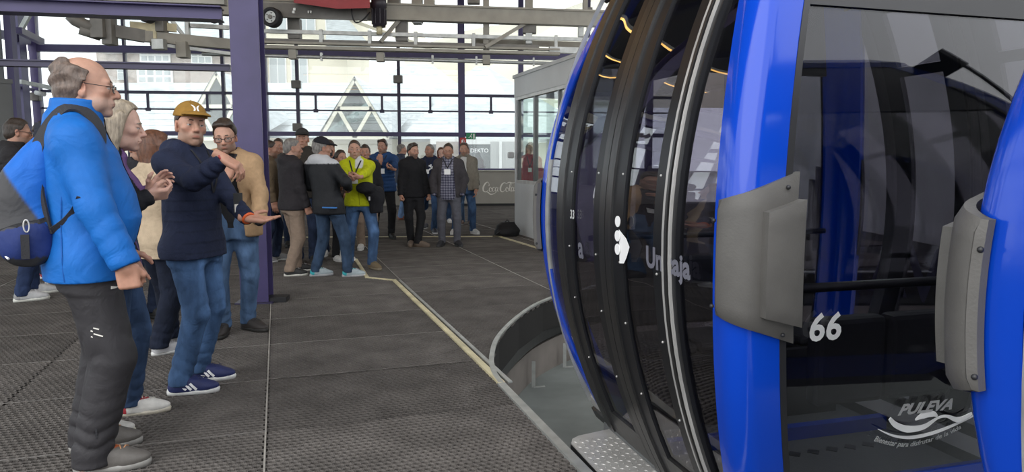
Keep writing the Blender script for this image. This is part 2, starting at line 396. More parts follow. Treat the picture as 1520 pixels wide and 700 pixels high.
def cap(a, b, ra, rb=None, fold=None):
    a = np.array(a, float); b = np.array(b, float); rb = ra if rb is None else rb; ab = b - a; L2 = max((ab * ab).sum(), 1e-9); L = math.sqrt(L2)
    m = max(ra, rb) + (fold[0] if fold else 0)
    def f(x, y, z):
        px, py, pz = x - a[0], y - a[1], z - a[2]
        t = np.clip((px * ab[0] + py * ab[1] + pz * ab[2]) / L2, 0, 1)
        qx, qy, qz = px - t * ab[0], py - t * ab[1], pz - t * ab[2]
        d = np.sqrt(qx * qx + qy * qy + qz * qz) - (ra + (rb - ra) * t)
        if fold:
            A, fr, seed, c0, wd = fold   # folds bunch around t=c0
            w = np.exp(-((t - c0) / wd) ** 2)
            ph = fr * .5 * t * L + .9 * np.sin(31 * px + seed) + .8 * np.sin(27 * py + 2 * seed) + .6 * np.sin(13 * pz + seed)
            d = d + A * w * (1.2 - 2 * np.abs(np.sin(ph)) ** .8)
        return d
    return f, np.minimum(a, b) - m, np.maximum(a, b) + m
def ell(c, r, R=None):
    c = np.array(c, float); r = np.array(r, float); m = r.max()
    def f(x, y, z):
        px, py, pz = x - c[0], y - c[1], z - c[2]
        if R is not None:
            px, py, pz = (R[0][0] * px + R[0][1] * py + R[0][2] * pz, R[1][0] * px + R[1][1] * py + R[1][2] * pz, R[2][0] * px + R[2][1] * py + R[2][2] * pz)
        k0 = np.sqrt((px / r[0]) ** 2 + (py / r[1]) ** 2 + (pz / r[2]) ** 2) + 1e-6
        k1 = np.sqrt((px / r[0] ** 2) ** 2 + (py / r[1] ** 2) ** 2 + (pz / r[2] ** 2) ** 2) + 1e-6
        return k0 * (k0 - 1) / k1
    rr = r if R is None else np.array([m, m, m])
    return f, c - rr, c + rr
def rbox(c, h, r, R=None):
    c = np.array(c, float); h = np.array(h, float); m = np.linalg.norm(h) if R is not None else 0
    def f(x, y, z):
        px, py, pz = x - c[0], y - c[1], z - c[2]
        if R is not None:
            px, py, pz = (R[0][0] * px + R[0][1] * py + R[0][2] * pz, R[1][0] * px + R[1][1] * py + R[1][2] * pz, R[2][0] * px + R[2][1] * py + R[2][2] * pz)
        qx, qy, qz = np.abs(px) - h[0] + r, np.abs(py) - h[1] + r, np.abs(pz) - h[2] + r
        return np.sqrt(np.maximum(qx, 0) ** 2 + np.maximum(qy, 0) ** 2 + np.maximum(qz, 0) ** 2) + np.minimum(np.maximum(qx, np.maximum(qy, qz)), 0) - r
    e = h if R is None else np.array([m, m, m])
    return f, c - e, c + e
def loft(secs, p=2.3, disp=None):
    """stack of super-ellipse sections: rows of z, cx, cy, a, b, yaw"""
    S = np.array([tuple(s) + (0,) * (6 - len(s)) for s in secs], float); S = S[np.argsort(S[:, 0])]
    z0, z1 = S[0, 0], S[-1, 0]; m = S[:, 3:5].max()
    def f(x, y, z):
        zz = z[0, 0]; g = [np.interp(zz, S[:, 0], S[:, i])[None, None, :] for i in range(1, 6)]
        # soften the interpolation
        cx, cy, a, b, yw = g
        px, py = x - cx, y - cy
        if np.abs(S[:, 5]).max() > 1e-6:
            c, s = np.cos(yw), np.sin(yw); px, py = px * c + py * s, -px * s + py * c
        q = (np.abs(px / a) ** p + np.abs(py / b) ** p) ** (1 / p)
        d = (q - 1) * np.minimum(a, b)
        if disp is not None: d = d + disp(px, py, z)
        dz = np.maximum(z0 - z, z - z1)
        return np.maximum(d, dz)
    lo = np.array([(S[:, 1] - m).min(), (S[:, 2] - m).min(), z0]); hi = np.array([(S[:, 1] + m).max(), (S[:, 2] + m).max(), z1])
    return f, lo, hi
def wob(seed, f=9.0, kz=1.0):
    r = np.random.RandomState(seed); K = r.randn(5, 3) * f; K[:, 2] *= kz; ph = r.rand(5) * 6.28
    def g(x, y, z):
        o = 0
        for i in range(5): o = o + np.sin(K[i, 0] * x + K[i, 1] * y + K[i, 2] * z + ph[i])
        return o / 2.5
    return g
def soft_obj(name, V, Q, col, m, parent):
    me = mesh_np(name, V, Q, True); set_col(me, col); me.materials.append(m)
    return link(bpy.data.objects.new(name, me), parent)
def join_np(parts):
    Vs, Qs, Cs, b = [], [], [], 0
    for V, Q, C in parts:
        Vs.append(V); Qs.append(Q + b); C = np.asarray(C, float); Cs.append(np.tile(C, (len(V), 1)) if C.ndim == 1 else C); b += len(V)
    return np.concatenate(Vs), np.concatenate(Qs), np.concatenate(Cs)

# ------------------------------------------------------------------ people
def rotm(yaw=0, pitch=0, roll=0):
    return np.array(Matrix.Rotation(math.radians(yaw), 3, 'Z') @ Matrix.Rotation(math.radians(pitch), 3, 'X') @ Matrix.Rotation(math.radians(roll), 3, 'Y'))
def ik(S, W, l1, l2, hint):
    S = np.array(S, float); W = np.array(W, float); d = W - S; L = np.linalg.norm(d); u = d / L
    if L > (l1 + l2) * .995: W = S + u * (l1 + l2) * .995; L = (l1 + l2) * .995
    a = (l1 * l1 - l2 * l2 + L * L) / (2 * L); h = math.sqrt(max(l1 * l1 - a * a, 0))
    n = np.array(hint, float); n = n - u * n.dot(u); n /= np.linalg.norm(n) + 1e-9
    return S + u * a + n * h, W
HAIR = dict(grey=(.20, .185, .17), greybrown=(.135, .098, .078), dark=(.042, .030, .023), brown=(.055, .034, .023), redbrown=(.13, .055, .03), blonde=(.36, .295, .215), black=(.012, .011, .012), lightgrey=(.42, .40, .38))
SKIN = dict(a=(.56, .33, .25), b=(.50, .285, .205), c=(.43, .235, .165), d=(.60, .38, .30))
_hands = {}
def hand_np(pose, v):
    key = (pose, v)
    if key in _hands: return _hands[key]
    g = Grid((-.05, -.05, -.06), (.215, .10, .095), v)
    g.add(cap((-.04, 0, 0), (.01, 0, 0), .027, .027)); g.add(rbox((.045, 0, .0), (.050, .0145, .041), .0135), .02)
    g.add(ell((.03, .008, .026), (.034, .016, .018)), .012); g.add(ell((.05, .006, -.03), (.04, .013, .012)), .012)
    curls = dict(relaxed=[(.35, .45, .3), (.42, .5, .3), (.48, .55, .35), (.55, .55, .35)], fist=[(1.35, 1.55, .9)] * 4, open=[(.10, .12, .1), (.18, .16, .1), (.26, .2, .12), (.32, .22, .12)],
                 hold=[(.75, .85, .5), (.8, .9, .5), (.85, .9, .5), (.9, .9, .5)], droop=[(.5, .55, .3), (.6, .65, .35), (.68, .65, .4), (.75, .65, .4)], pocket=[(.2, .2, .1)] * 4)[pose]
    for i, (z0, r, segs) in enumerate(((.0305, .0092, (.043, .027, .021)), (.0105, .0096, (.047, .030, .022)), (-.010, .0092, (.044, .028, .021)), (-.0295, .0080, (.034, .022, .018)))):
        p = np.array([.086 - (.006 if i == 3 else 0), .0, z0]); th = 0; sp = (.09, .02, -.05, -.13)[i] * (1 if pose in ('open', 'relaxed') else .3)
        for j, (L, c) in enumerate(zip(segs, curls[i])):
            th += c; q = p + L * np.array([math.cos(th) * math.cos(sp), math.sin(th), math.cos(th) * math.sin(sp)])
            g.add(cap(p, q, r * (1 - .08 * j), r * (1 - .08 * (j + 1))), .004 if j else .010); p = q
    th = dict(fist=[(.018, .008, .032), (.048, .022, .052), (.076, .040, .040), (.082, .045, .016)], hold=[(.018, .006, .032), (.046, .022, .058), (.074, .042, .054), (.092, .054, .042)]).get(
        pose, [(.015, .004, .03), (.045, .014, .062), (.075, .020, .078), (.098, .022, .080)])
    for a, b, ra, rb in ((th[0], th[1], .0145, .0125), (th[1], th[2], .0118, .0105), (th[2], th[3], .0105, .0085)): g.add(cap(a, b, ra, rb), .010)
    _hands[key] = g.mesh(); return _hands[key]
def place_hand(pose, v, W, fd, pn, side, s):
    """wrist W, finger direction fd, palm normal pn, side 'R' or 'L'"""
    V, Q = hand_np(pose, v); V = V * s
    x = np.array(fd, float); x /= np.linalg.norm(x); y = np.array(pn, float); y = y - x * y.dot(x); y /= np.linalg.norm(y); z = np.cross(x, y)
    if side == 'L': z = -z; Q = Q[:, ::-1]
    return np.array(W) + V[:, :1] * x + V[:, 1:2] * y + V[:, 2:3] * z, Q
_headc = {}
def head_np(v, fem, neckdrop, fat, noseL=1.0):
    """head in its own frame (ears at the origin, +y to the front)"""
    key = (v, fem, round(neckdrop, 3), fat, noseL)
    if key in _headc: return _headc[key]
    g = Grid((-.10, -.13, -.26), (.10, .15, .13), v); w = .94 if fem else 1.0
    g.add(ell((0, -.014, .036), (.0745 * w, .096, .084))); g.add(ell((0, .022, -.025), (.0605 * w, .069, .089)), .03)
    g.add(ell((0, .026, -.073), (.0475 * w + .008 * fat, .060, .040 if not fem else .036)), .03); g.add(ell((0, .076, -.100), (.021 * w, .018, .016)), .022)
    for sx in (-1, 1):
        g.add(ell((sx * .042 * w, .058, -.018), (.024, .024, .019)), .02)
        g.add(ell((sx * .048 * w, .010, -.080), (.014, .032, .024)), .02)
        if fat: g.add(ell((sx * .047, .036, -.062), (.026, .036, .03)), .02)
    g.add(cap((-.038 * w, .078, .023), (.038 * w, .078, .023), .0115 if not fem else .008), .018)
    g.add(cap((0, .084, .018), (0, .1105 + .006 * (noseL - 1), -.026), .0085, .0125 * (.86 if fem else 1)), .012)
    g.add(ell((0, .1085 * 1.0 + .012 * (noseL - 1), -.030), (.0125, .0125, .0105)), .008)
    for sx in (-1, 1): g.add(ell((sx * .0125, .0965, -.034), (.0085, .011, .0085)), .006)
    for sx in (-1, 1): g.add(ell((sx * .0325 * w, .100, .002), (.019, .017, .0125)), .014, sub=True)
    for sx in (-1, 1):
        g.add(ell((sx * .0325 * w, .0758, .0080), (.0172, .0152, .0088)), .004)   # upper lid
        g.add(ell((sx * .0325 * w, .0750, -.0088), (.0170, .0144, .0072)), .004)  # lower lid
    g.add(ell((0, .083, -.063), (.030, .018, .024)), .014)                        # muzzle
    g.add(ell((0, .0955, -.0585), (.0225, .0085, .0062)), .005); g.add(ell((0, .0945, -.0700), (.0200, .0090, .0072)), .005)
    g.add(cap((-.026, .088, -.0645), (.026, .088, -.0645), .0028), .003, sub=True) if v < .005 else None
    g.add(ell((0, .098, -.080), (.018, .007, .006)), .008, sub=True)
    for sx in (-1, 1):
        R = rotm(-sx * 18, 0, 0) @ rotm(0, 12, 0)
        g.add(ell((sx * .0775 * w, -.010, -.006), (.0075, .019, .032), R.T), .006); g.add(ell((sx * .083 * w, -.006, -.002), (.005, .010, .018), R.T), .004, sub=True)
        g.add(ell((sx * .0745 * w, -.004, -.032), (.007, .010, .012)), .008)
    nr = .046 if fem else .053 + .008 * fat
    g.add(cap((0, -.022, -.045), (0, -.038, -.09 - neckdrop), nr, nr * 1.06), .03)
    if not fem: g.add(ell((0, .022, -.135), (.014, .014, .016)), .02)
    V, Q = g.mesh(); _headc[key] = (V, Q, g); return _headc[key]
def head_cols(V, skin, stubble, stubcol, fem, flush=1.0):
    skin = np.array(skin); x, y, z = V[:, 0], V[:, 1], V[:, 2]; C = np.tile(skin, (len(V), 1))
    def blend(w, c): C[:] = C * (1 - w[:, None]) + np.array(c) * w[:, None]
    g = lambda cx, cy, cz, rx, ry, rz: np.exp(-(((x - cx) / rx) ** 2 + ((y - cy) / ry) ** 2 + ((z - cz) / rz) ** 2))
    red = skin * np.array([1.0, .72, .68])
    for sx in (-1, 1): blend(.45 * flush * g(sx * .042, .07, -.026, .024, .05, .02), red); blend(.5 * g(sx * .08, -.01, 0, .015, .03, .03), red)
    blend(.5 * flush * g(0, .115, -.03, .016, .02, .014), red)
    if stubble:
        w = np.clip((-.036 - z) / .014, 0, 1) * np.clip((z + .125) / .02, 0, 1) * np.clip((y + .012) / .02, 0, 1)
        w = w * np.where((np.abs(x) > .028) | (z < -.044), 1, 1); blend(stubble * w, stubcol)
        blend(stubble * .8 * np.clip((y - .0) / .02, 0, 1) * np.clip(1 - np.abs(y - .0) / .03, 0, 1) * np.clip((.01 - z) / .02, 0, 1) * (z > -.04), stubcol)
    lip = (.42, .17, .15) if fem else tuple(skin * np.array([.80, .55, .55]))
    blend(.9 * np.clip(1.6 * g(0, .10, -.0645, .022, .03, .0085) - .35, 0, 1), lip)
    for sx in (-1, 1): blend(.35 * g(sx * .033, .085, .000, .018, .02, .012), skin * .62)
    return np.clip(C, 0, 1)
def hair_np(style, v, seed, w=1.0):
    g = Grid((-.13, -.17, -.34 if style in ('long', 'bob', 'longback', 'pony') else -.13), (.13, .13, .16), v); wb = wob(seed, 85 if style == 'fringe' else 60); wb2 = wob(seed + 3, 25)
    t = dict(short=.013, crop=.006, full=.020, fringe=.017, thin=.010, long=.018, bob=.013, longback=.018, pony=.014, quiff=.020).get(style, .013)
    lg = style in ('long', 'bob', 'longback', 'pony', 'fringe'); tx = t if lg else .45 * t
    g.add(ell((0, -.014, .036), (.0745 * w + tx, .096 + t, .084 + t))); g.add(ell((0, -.05, -.012), ((.062 if lg else .053) + tx, .055 + t, .070 + t)), .02)
    if style == 'quiff': g.add(ell((.005, .045, .108), (.055, .045, .028)), .02)
    if style in ('full',): g.add(ell((-.012, .045, .097), (.058, .046, .030)), .02); g.add(ell((.03, .035, .09), (.045, .045, .030)), .02)
    ys = [-.20, -.06, -.035, -.014, -.002, .008, .030, .052, .068, .085, .2]
    zs = [-.085, -.070, -.055, -.010, .024, .010, .034, .080, .096, .102, .102]
    if style == 'fringe': zs = [-.085, -.080, -.070, -.035, .022, .022, .075, .12, .12, .12, .12]
    if style in ('crop', 'thin'): zs = [-.075, -.07, -.05, -.02, .025, .02, .035, .066, .090, .10, .1]
    zc = lambda y: np.interp(y[0, :, 0], ys, zs)[None, :, None]
    g.cut(lambda x, y, z: zc(y) - z + .10 * np.clip(np.abs(x) - .034, 0, .03) * (y > .04) + .009 * wb2(x, y, z), .006)
    if style == 'fringe': g.cut(lambda x, y, z: z - (.060 + .62 * np.clip(-.005 - y, 0, .2) + .006 * wb2(x, y, z)) + 0 * x, .012)
    if style in ('long', 'bob', 'longback'):
        L = dict(long=-.20, bob=-.12, longback=-.30)[style]
        g.add(loft([(L, 0, -.075, .060, .030), (-.16, 0, -.07, .082, .042), (-.08, 0, -.055, .092, .055), (.02, 0, -.035, .088, .065)], 2.4), .03)
        for sx in (-1, 1): g.add(cap((sx * .078, .012, .05), (sx * .083, .0, max(L, -.13)), .024, .014), .02)
    if style == 'pony': g.add(cap((0, -.11, .02), (0, -.15, -.10), .026, .014), .02)
    amp = .006 if style == 'fringe' else (.0045 if style not in ('crop', 'thin') else .0018)
    g.disp(lambda x, y, z: amp * wb(x, y, z * (.35 if style in ('long', 'bob', 'longback', 'pony') else 1)))
    return g.mesh()
def foot_parts(root, pos, yaw, col, sole, accent, s, v, lace=(.8, .8, .8), boot=False, stripes=None, sole_t=.028, detail=True, lift=0.0):
    sh_o = bpy.data.objects.new('shoe', None)
    R = rotm(yaw)
    g = Grid((-.065, -.13, 0.01), (.065, .20, .16), v)
    g.add(loft([(.018, 0, .03, .045, .135), (.045, 0, .028, .047, .138), (.07, 0, .008, .044, .112), (.085, 0, -.02, .040, .085)], 2.5))
    g.add(ell((0, .085, .040), (.046, .085, .030)), .02); g.add(cap((0, -.055, .05), (0, -.045, .105 if not boot else .15), .046, .040), .03); g.add(cap((0, -.02, .085), (0, .075, .052), .036, .034), .03)
    g.cut(lambda x, y, z: .018 - z + 0 * x + 0 * y)
    g.cut(lambda x, y, z: z - (.112 if not boot else .15) + 0 * x + 0 * y, .01)
    V, Q = g.mesh(); C = np.tile(np.array(col, float), (len(V), 1))
    if accent is not None:
        m = (V[:, 1] < -.07) | (V[:, 2] > .098); C[m] = accent
    T = lambda P: (np.asarray(P) * s) @ R.T + np.array(pos)
    me = mesh_np('shoe', T(V), Q, True); set_col(me, C); me.materials.append(M['shoe']); so = link(bpy.data.objects.new('shoe', me), root)
    # sole
    n = 22; out = []
    for i in range(n):
        a = 2 * math.pi * i / n; yy = math.cos(a); xx = math.sin(a); wd = .049 if yy > 0 else .042
        out.append((abs(xx) ** .8 * np.sign(xx) * wd, .028 + np.sign(yy) * abs(yy) ** .85 * .148))
    m = MB(); Vs = [(x * 1.02, y * 1.01, 0) for x, y in out] + [(x * 1.05, y * 1.03, sole_t * .6 + .006 * (y > .1)) for x, y in out] + [(x * 1.0, y * .985, sole_t + .008 * (y < -.05) + .005 * (y > .13)) for x, y in out]
    P = [tuple(range(n)), tuple(range(2 * n, 3 * n))[::-1]] + [(i, i + n, (i + 1) % n + n, (i + 1) % n) for i in range(n)] + [(i + n, i + 2 * n, (i + 1) % n + 2 * n, (i + 1) % n + n) for i in range(n)]
    m.add([tuple(T(np.array([p]))[0]) for p in Vs], P, True); o = m.build('sole', M['shoe'], so); set_col(o.data, sole)
    if detail:
        la = MB()
        for k in range(4):
            y0 = .010 + k * .022; z0 = g.surfz(0, y0) + .001
            a, b = (-.024, y0 + (.012 if k % 2 else -.004), z0 - .008), (.024, y0 + (-.004 if k % 2 else .012), z0 - .008); c = (0, y0 + .004, z0 + .003)
            la.tube([tuple(T([a])[0]), tuple(T([c])[0]), tuple(T([b])[0])], .003 * s, 6)
        o = la.build('lace', M['shoe'], so); set_col(o.data, lace)
        if stripes is not None:
            for sx in (-1, 1):
                for k in range(3):
                    st = MB()
                    pts = []; nn = []
                    for q in range(5):
                        t = q / 4; yy = -.022 + k * .030 + .046 * (1 - t); zz = .034 + t * .048
                        j = g.surfx(yy, zz, sx) + sx * .002; pts.append(tuple(T([(j, yy - .03, zz)])[0])); nn.append(Vector(tuple(R @ np.array([sx, 0, .3]))))
                    o = st.ribbon(pts, nn, .014 * s, .002).build('stripe', M['shoe'], so); set_col(o.data, stripes)
    bpy.data.objects.remove(sh_o)
    return so
def person(label, loc, h, yaw, spec, group=None):
    """one figure: a continuous body, with clothes, hair, shoes and what is worn as its children. Body frame: +y ahead, +x its right hand"""
    P = dict(fem=False, bw=1.0, belly=0.0, skin='b', hair='short', hcol='dark', stubble=0.0, stubcol=(.12, .09, .07), beard=None, glasses=None, cap=None, head=(0, 0, 0), twist=0.0, lean=(0, 0),
             R=None, L=None, feet=None, top=None, shirt=None, pants=None, shoe=None, fat=0, nose=1.0, seed=1, detail=False)
    P.update(spec); s = h / 1.75; hs = 1.045 * s ** .6; bw = P['bw']; fem = P['fem']; seed = P['seed']; dist = math.hypot(*loc[:2]); near = dist < 6.0
    vb = .0085 if dist < 4.5 else (.010 if dist < 6 else .014); vh = .0036 if dist < 4.5 else (.0042 if dist < 6 else .006); vhand = .0040 if dist < 6 else .0055
    root = thing('person', label, 'person', loc, math.radians(yaw), group)
    lx, ly = P['lean']; tw = math.radians(P['twist'])
    sw = (.150 if fem else .170) * bw; shz = 1.405
    off = lambda z: (lx * max(0, z - .95) / .48, ly * max(0, z - .95) / .48)
    def tor(th, rows):
        out = []
        for z, a, b, cy in rows:
            o = off(z); t = tw * min(max((z - .95) / .4, 0), 1)
            out.append((z * s, (o[0]) * s, (o[1] + cy) * s, (a * bw + th) * s, (b + th) * s, t))
        return out
    be = P['belly']
    rows_m = [(.80, .150, .10, 0), (.90, .168, .120, -.008), (.98, .164, .118 + be * .5, be * .45), (1.08, .152 + be * .15, .112 + be, be * .8), (1.18, .154 + be * .1, .114 + be * .7, be * .6), (1.30, .166, .120, .004), (1.36, .166, .112, 0), (1.41, .146, .092, -.010), (1.455, .100, .072, -.018), (1.50, .066, .060, -.018)]
    rows_f = [(.80, .150, .10, 0), (.90, .176, .125, -.012), (.98, .168, .112, -.004), (1.08, .138, .098, 0), (1.18, .140, .104, .006), (1.28, .155, .128, .020), (1.34, .150, .112, .006), (1.40, .126, .084, -.012), (1.46, .080, .062, -.018), (1.50, .060, .056, -.018)]
    rows = rows_f if fem else rows_m
    ct, st = math.cos(tw), math.sin(tw)
    def up(p):   # shoulder-frame point to body frame
        o = off(p[2]); return np.array([(p[0] * ct - p[1] * st + o[0]) * s, (p[0] * st + p[1] * ct + o[1]) * s, p[2] * s])
    # limbs
    arms = {}
    for sd, sx in (('R', 1), ('L', -1)):
        A = dict(hand=(sx * .27, .03, .82), hint=(sx * .3, -1, 0), pose='relaxed', fd=None, pn=(-sx, .1, 0), shz=0)
        A.update(P[sd] or {})
        S = up((sx * sw, -.01, shz + A['shz'])); W = np.array(A['hand'], float) * s; E, W = ik(S, W, .285 * s, .255 * s, A['hint'])
        fd = A['fd'] if A['fd'] is not None else tuple(W - E); arms[sd] = (S, E, W, fd, A['pn'], A['pose'])
    feet = P['feet'] or [((.10, 0), -6), ((-.10, .02), 6)]
    legs = []
    for (fx, fy), fyaw in feet:
        sx = 1 if fx >= (feet[0][0][0] + feet[1][0][0]) / 2 else -1
        a = math.radians(fyaw); fwd = np.array([-math.sin(a), math.cos(a), 0])
        H = np.array([sx * .088 * bw * s, 0, .91 * s]); An = np.array([fx * s, fy * s, .09 * s]) - fwd * .045 * s
        K, An = ik(H, An, .425 * s, .415 * s, fwd * 1.0 + np.array([sx * .15, 0, 0])); legs.append((H, K, An, fyaw, (fx * s, fy * s)))
    # ---- body (continuous: trunk, limbs, neck and head, hands)
    skin = np.array(SKIN[P['skin']]); vg = .02
    g = Grid((-.5 * s, -.42 * s, .02), (.5 * s, .5 * s, 1.58 * s), vg)
    g.add(loft(tor(-.012, rows))); 
    for S, E, W, *_ in arms.values(): g.add(cap(S, E, .047 * s, .039 * s), .04); g.add(cap(E, W, .037 * s, .026 * s), .02)
    for H, K, An, *_ in legs: g.add(cap(H, K, .080 * s, .054 * s), .04); g.add(cap(K, An, .054 * s, .036 * s), .02)
    V, Q = g.mesh(); parts = [(V, Q, skin)]
    for sd, (S, E, W, fd, pn, pose) in arms.items():
        if pose == 'pocket' and dist > 6: continue
        Vh, Qh = place_hand(pose, vhand, W, fd, pn, sd, s * (.92 if fem else 1.0)); parts.append((Vh, Qh, skin * np.array([1.0, .93, .9])))
    hy, hp, hr = P['head']; Rh = rotm(hy, hp, hr); o = off(1.62)
    hz = h - .121 * hs - P.get('hdrop', 0) * s; pivl = np.array([0, -.03, -.10]) * hs; piv = np.array([o[0] * s, (o[1] - .03 + P.get('hfwd', .02)) * s, hz - .10 * hs])
    HT = lambda p: (np.asarray(p, float) * hs - pivl) @ Rh.T + piv
    nd = .075 if fem else .07
    Vh, Qh, hg = head_np(vh, fem, nd, P['fat'], P['nose'])
    parts.append((HT(Vh), Qh, head_cols(Vh, skin, P['stubble'], P['stubcol'], fem)))
    Vj, Qj, Cj = join_np(parts); soft_obj('body', Vj, Qj, Cj, M['skin'], root)
    # eyes and brows
    w = .94 if fem else 1.0; hc = np.array(HAIR[P['hcol']]) if isinstance(P['hcol'], str) else np.array(P['hcol'])
    for sx in (-1, 1):
        e = MB().ball(HT([(sx * .0325 * w, .0765, .0005)])[0], .0132 * hs, 12, 8).build('eye', M['eye'], root)
        look = P.get('look', 0); MB().ball(HT([(sx * .0325 * w + .0045 * look, .0855, .0005)])[0], .0056 * hs, 10, 6).build('iris', M['iris'], e)
        b = MB(); b.tube([HT([(sx * .015, .0915, .0255)])[0], HT([(sx * .032, .0905, .0280)])[0], HT([(sx * .049, .077, .0205)])[0]], [.003 * hs, .0038 * hs, .002 * hs], 6)
        ob = b.build('eyebrow', M['hair'], root); set_col(ob.data, hc * .7)
    if P['hair']:
        Vr, Qr = hair_np(P['hair'], vh * (1.0 if near else 1.15), seed, w); soft_obj('hair', HT(Vr), Qr, hc, M['hair'], root)
    if P['beard'] is not None:
        gb = Grid((-.08, -.02, -.14), (.08, .13, -.02), vh); wb = wob(seed + 9, 70)
        gb.add(ell((0, .030, -.068), (.060, .064, .048))); gb.add(ell((0, .076, -.100), (.027, .025, .024)), .02); gb.add(ell((0, .082, -.050), (.033, .022, .012)), .01)
        gb.add(ell((0, .098, -.064), (.020, .016, .010)), .004, sub=True)
        gb.cut(lambda x, y, z: np.maximum(z + .040 - .35 * np.clip(.05 - y, 0, .1), -y - .0) + 0 * x, .01); gb.disp(lambda x, y, z: .002 * wb(x, y, z))
        Vr, Qr = gb.mesh(); soft_obj('beard', HT(Vr), Qr, P['beard'], M['hair'], root)
    if P['glasses'] is not None:
        fr = MB(); ln = MB(); r = .0016 if near else .0024
        for sx in (-1, 1):
            pts = [(sx * .034 + .0235 * abs(math.cos(a)) ** .7 * np.sign(math.cos(a)), .1055 - .006 * abs(math.cos(a)), -.004 + .0165 * abs(math.sin(a)) ** .8 * np.sign(math.sin(a))) for a in np.linspace(0, 2 * math.pi, 20, endpoint=False)]
            fr.tube([HT([p])[0] for p in pts], r, 6, closed=True); ln.add([HT([p])[0] for p in pts], [tuple(range(20))])
            fr.tube([HT([(sx * .057, .099, .004)])[0], HT([(sx * .0745, .06, .006)])[0], HT([(sx * .081, -.005, .012)])[0], HT([(sx * .082, -.022, -.006)])[0]], r * 1.1, 6)
        fr.tube([HT([(-.011, .106, 0)])[0], HT([(0, .109, .004)])[0], HT([(.011, .106, 0)])[0]], r, 6)
        gobj = fr.build('spectacles', P['glasses'], root); ln.build('lens', M['lens'], gobj)
    if P['cap'] is not None:
        cc = P['cap']; gc = Grid((-.12, -.14, .0), (.12, .20, .16), vh)
        gc.add(ell((0, -.012, .040), (.091 * w, .112, .103))); gc.cut(lambda x, y, z: .046 - .09 * y * (y < 0) - z + 0 * x, .004)
        gc.add(loft([(.030, 0, .03, .078, .142), (.040, 0, .03, .082, .146), (.050, 0, .03, .080, .142)], 2.2), .004) if False else None
        gb = Grid((-.12, .02, .0), (.12, .20, .09), vh); gb.add(ell((0, .080, .052), (.078, .108, .026)))
        gb.add(ell((0, .080, .039), (.084, .114, .027)), .002, sub=True); gb.cut(lambda x, y, z: .062 - y + .3 * np.abs(x) * 0 + 0 * z, .004)
        Vc, Qc = gc.mesh(); Vb, Qb = gb.mesh(); gc.add(ell((0, .085, .036), (.01, .01, .01)))
        co = soft_obj('cap', HT(Vc), Qc, cc['col'], M['cloth'], root); soft_obj('brim', HT(Vb), Qb, cc.get('brim', cc['col']), M['cloth'], co)
        MB().ball(HT([(0, -.012, .1425)])[0], .0045 * hs, 8, 5).build('cap_button', M['cloth'], co); set_col(co.children[-1].data, cc['col'])
        if cc.get('mark'):
            pm = MB()
            for sg in (-1, 1):
                pts = []; nn = []
                for q in range(9):
                    t = q / 8 - .5; x = sg * (.007 + .050 * t * t + (.003 if abs(t) > .4 else 0)); z = .092 + t * .042
                    e2 = max(1 - (x / .091) ** 2 - ((z - .040) / .103) ** 2, .01); y = -.012 + .112 * math.sqrt(e2) + .0012
                    pts.append(HT([(x, y, z)])[0]); nn.append(Vector(tuple(Rh @ np.array([x / .091 ** 2, (y + .012) / .11 ** 2, (z - .04) / .098 ** 2]))))
                pm.ribbon(pts, nn, [.002, .006, .009, .010, .009, .010, .009, .006, .002], .002)
            pm.build('cap_emblem', M['white'], co)
    # ---- trousers
    pc = P['pants']; wp = wob(seed + 20, 10); den = pc.get('mat', 'denim'); lw = pc.get('w', 1.0)
    g = Grid((-.5 * s, -.42 * s, .03), (.5 * s, .45 * s, 1.1 * s), vb)
    g.add(loft([(r[0], r[1], r[2], r[3], r[4], r[5]) for r in tor(.012, [q for q in rows if q[0] < 1.09])]))
    for i, (H, K, An, fy_, fp) in enumerate(legs):
        g.add(cap(H, K, .100 * s * (1 + .3 * (lw - 1)), .075 * s * lw, fold=(.004 * s, 60 / s, seed + i, 1.0, .35)), .05 * s)
        g.add(cap(K, An, .074 * s * lw, .062 * s * lw, fold=(.0055 * s, 80 / s, seed + 3 + i, .95, .40)), .015 * s)
        g.add(cap(An, An - np.array([0, 0, .05 * s]), .061 * s * lw, .066 * s * lw), .01)
    g.disp(lambda x, y, z: .0018 * wp(x, y, z * 2)); hemz = pc.get('hem', .055) * s
    g.cut(lambda x, y, z: hemz - z + 0 * x + 0 * y)
    V, Q = g.mesh(); C = np.tile(np.array(pc['col'], float), (len(V), 1))
    if den == 'denim':
        f = np.zeros(len(V))
        for H, K, An, *_ in legs:
            for t, r in ((.45, .13), (.9, .10)):
                c = H + (K - H) * t + np.array([0, .08 * s, 0]); f = np.maximum(f, np.exp(-(((V - c) / np.array([.06, .07, r])) ** 2).sum(1)))
            c = (K + An) / 2 + np.array([0, -.03, 0]); f = np.maximum(f, .5 * np.exp(-(((V - c) / np.array([.05, .08, .16])) ** 2).sum(1)))
        C = C * (1 + pc.get('fade', .6) * f[:, None])
    if pc.get('colf'): C = pc['colf'](V, C, s)
    to = soft_obj('trousers', V, Q, C, M[den], root); gp = g
    # ---- shoes
    shs = P['shoe']
    for H, K, An, fy_, fp in legs:
        foot_parts(root, (fp[0], fp[1], 0), fy_, shs['col'], shs['sole'], shs.get('accent'), s * (.90 if fem else 1.0), .0045 if dist < 4.6 else (.006 if near else .008), shs.get('lace', (.6, .6, .6)), shs.get('boot', False), shs.get('stripes'), shs.get('sole_t', .028), near or dist < 10)
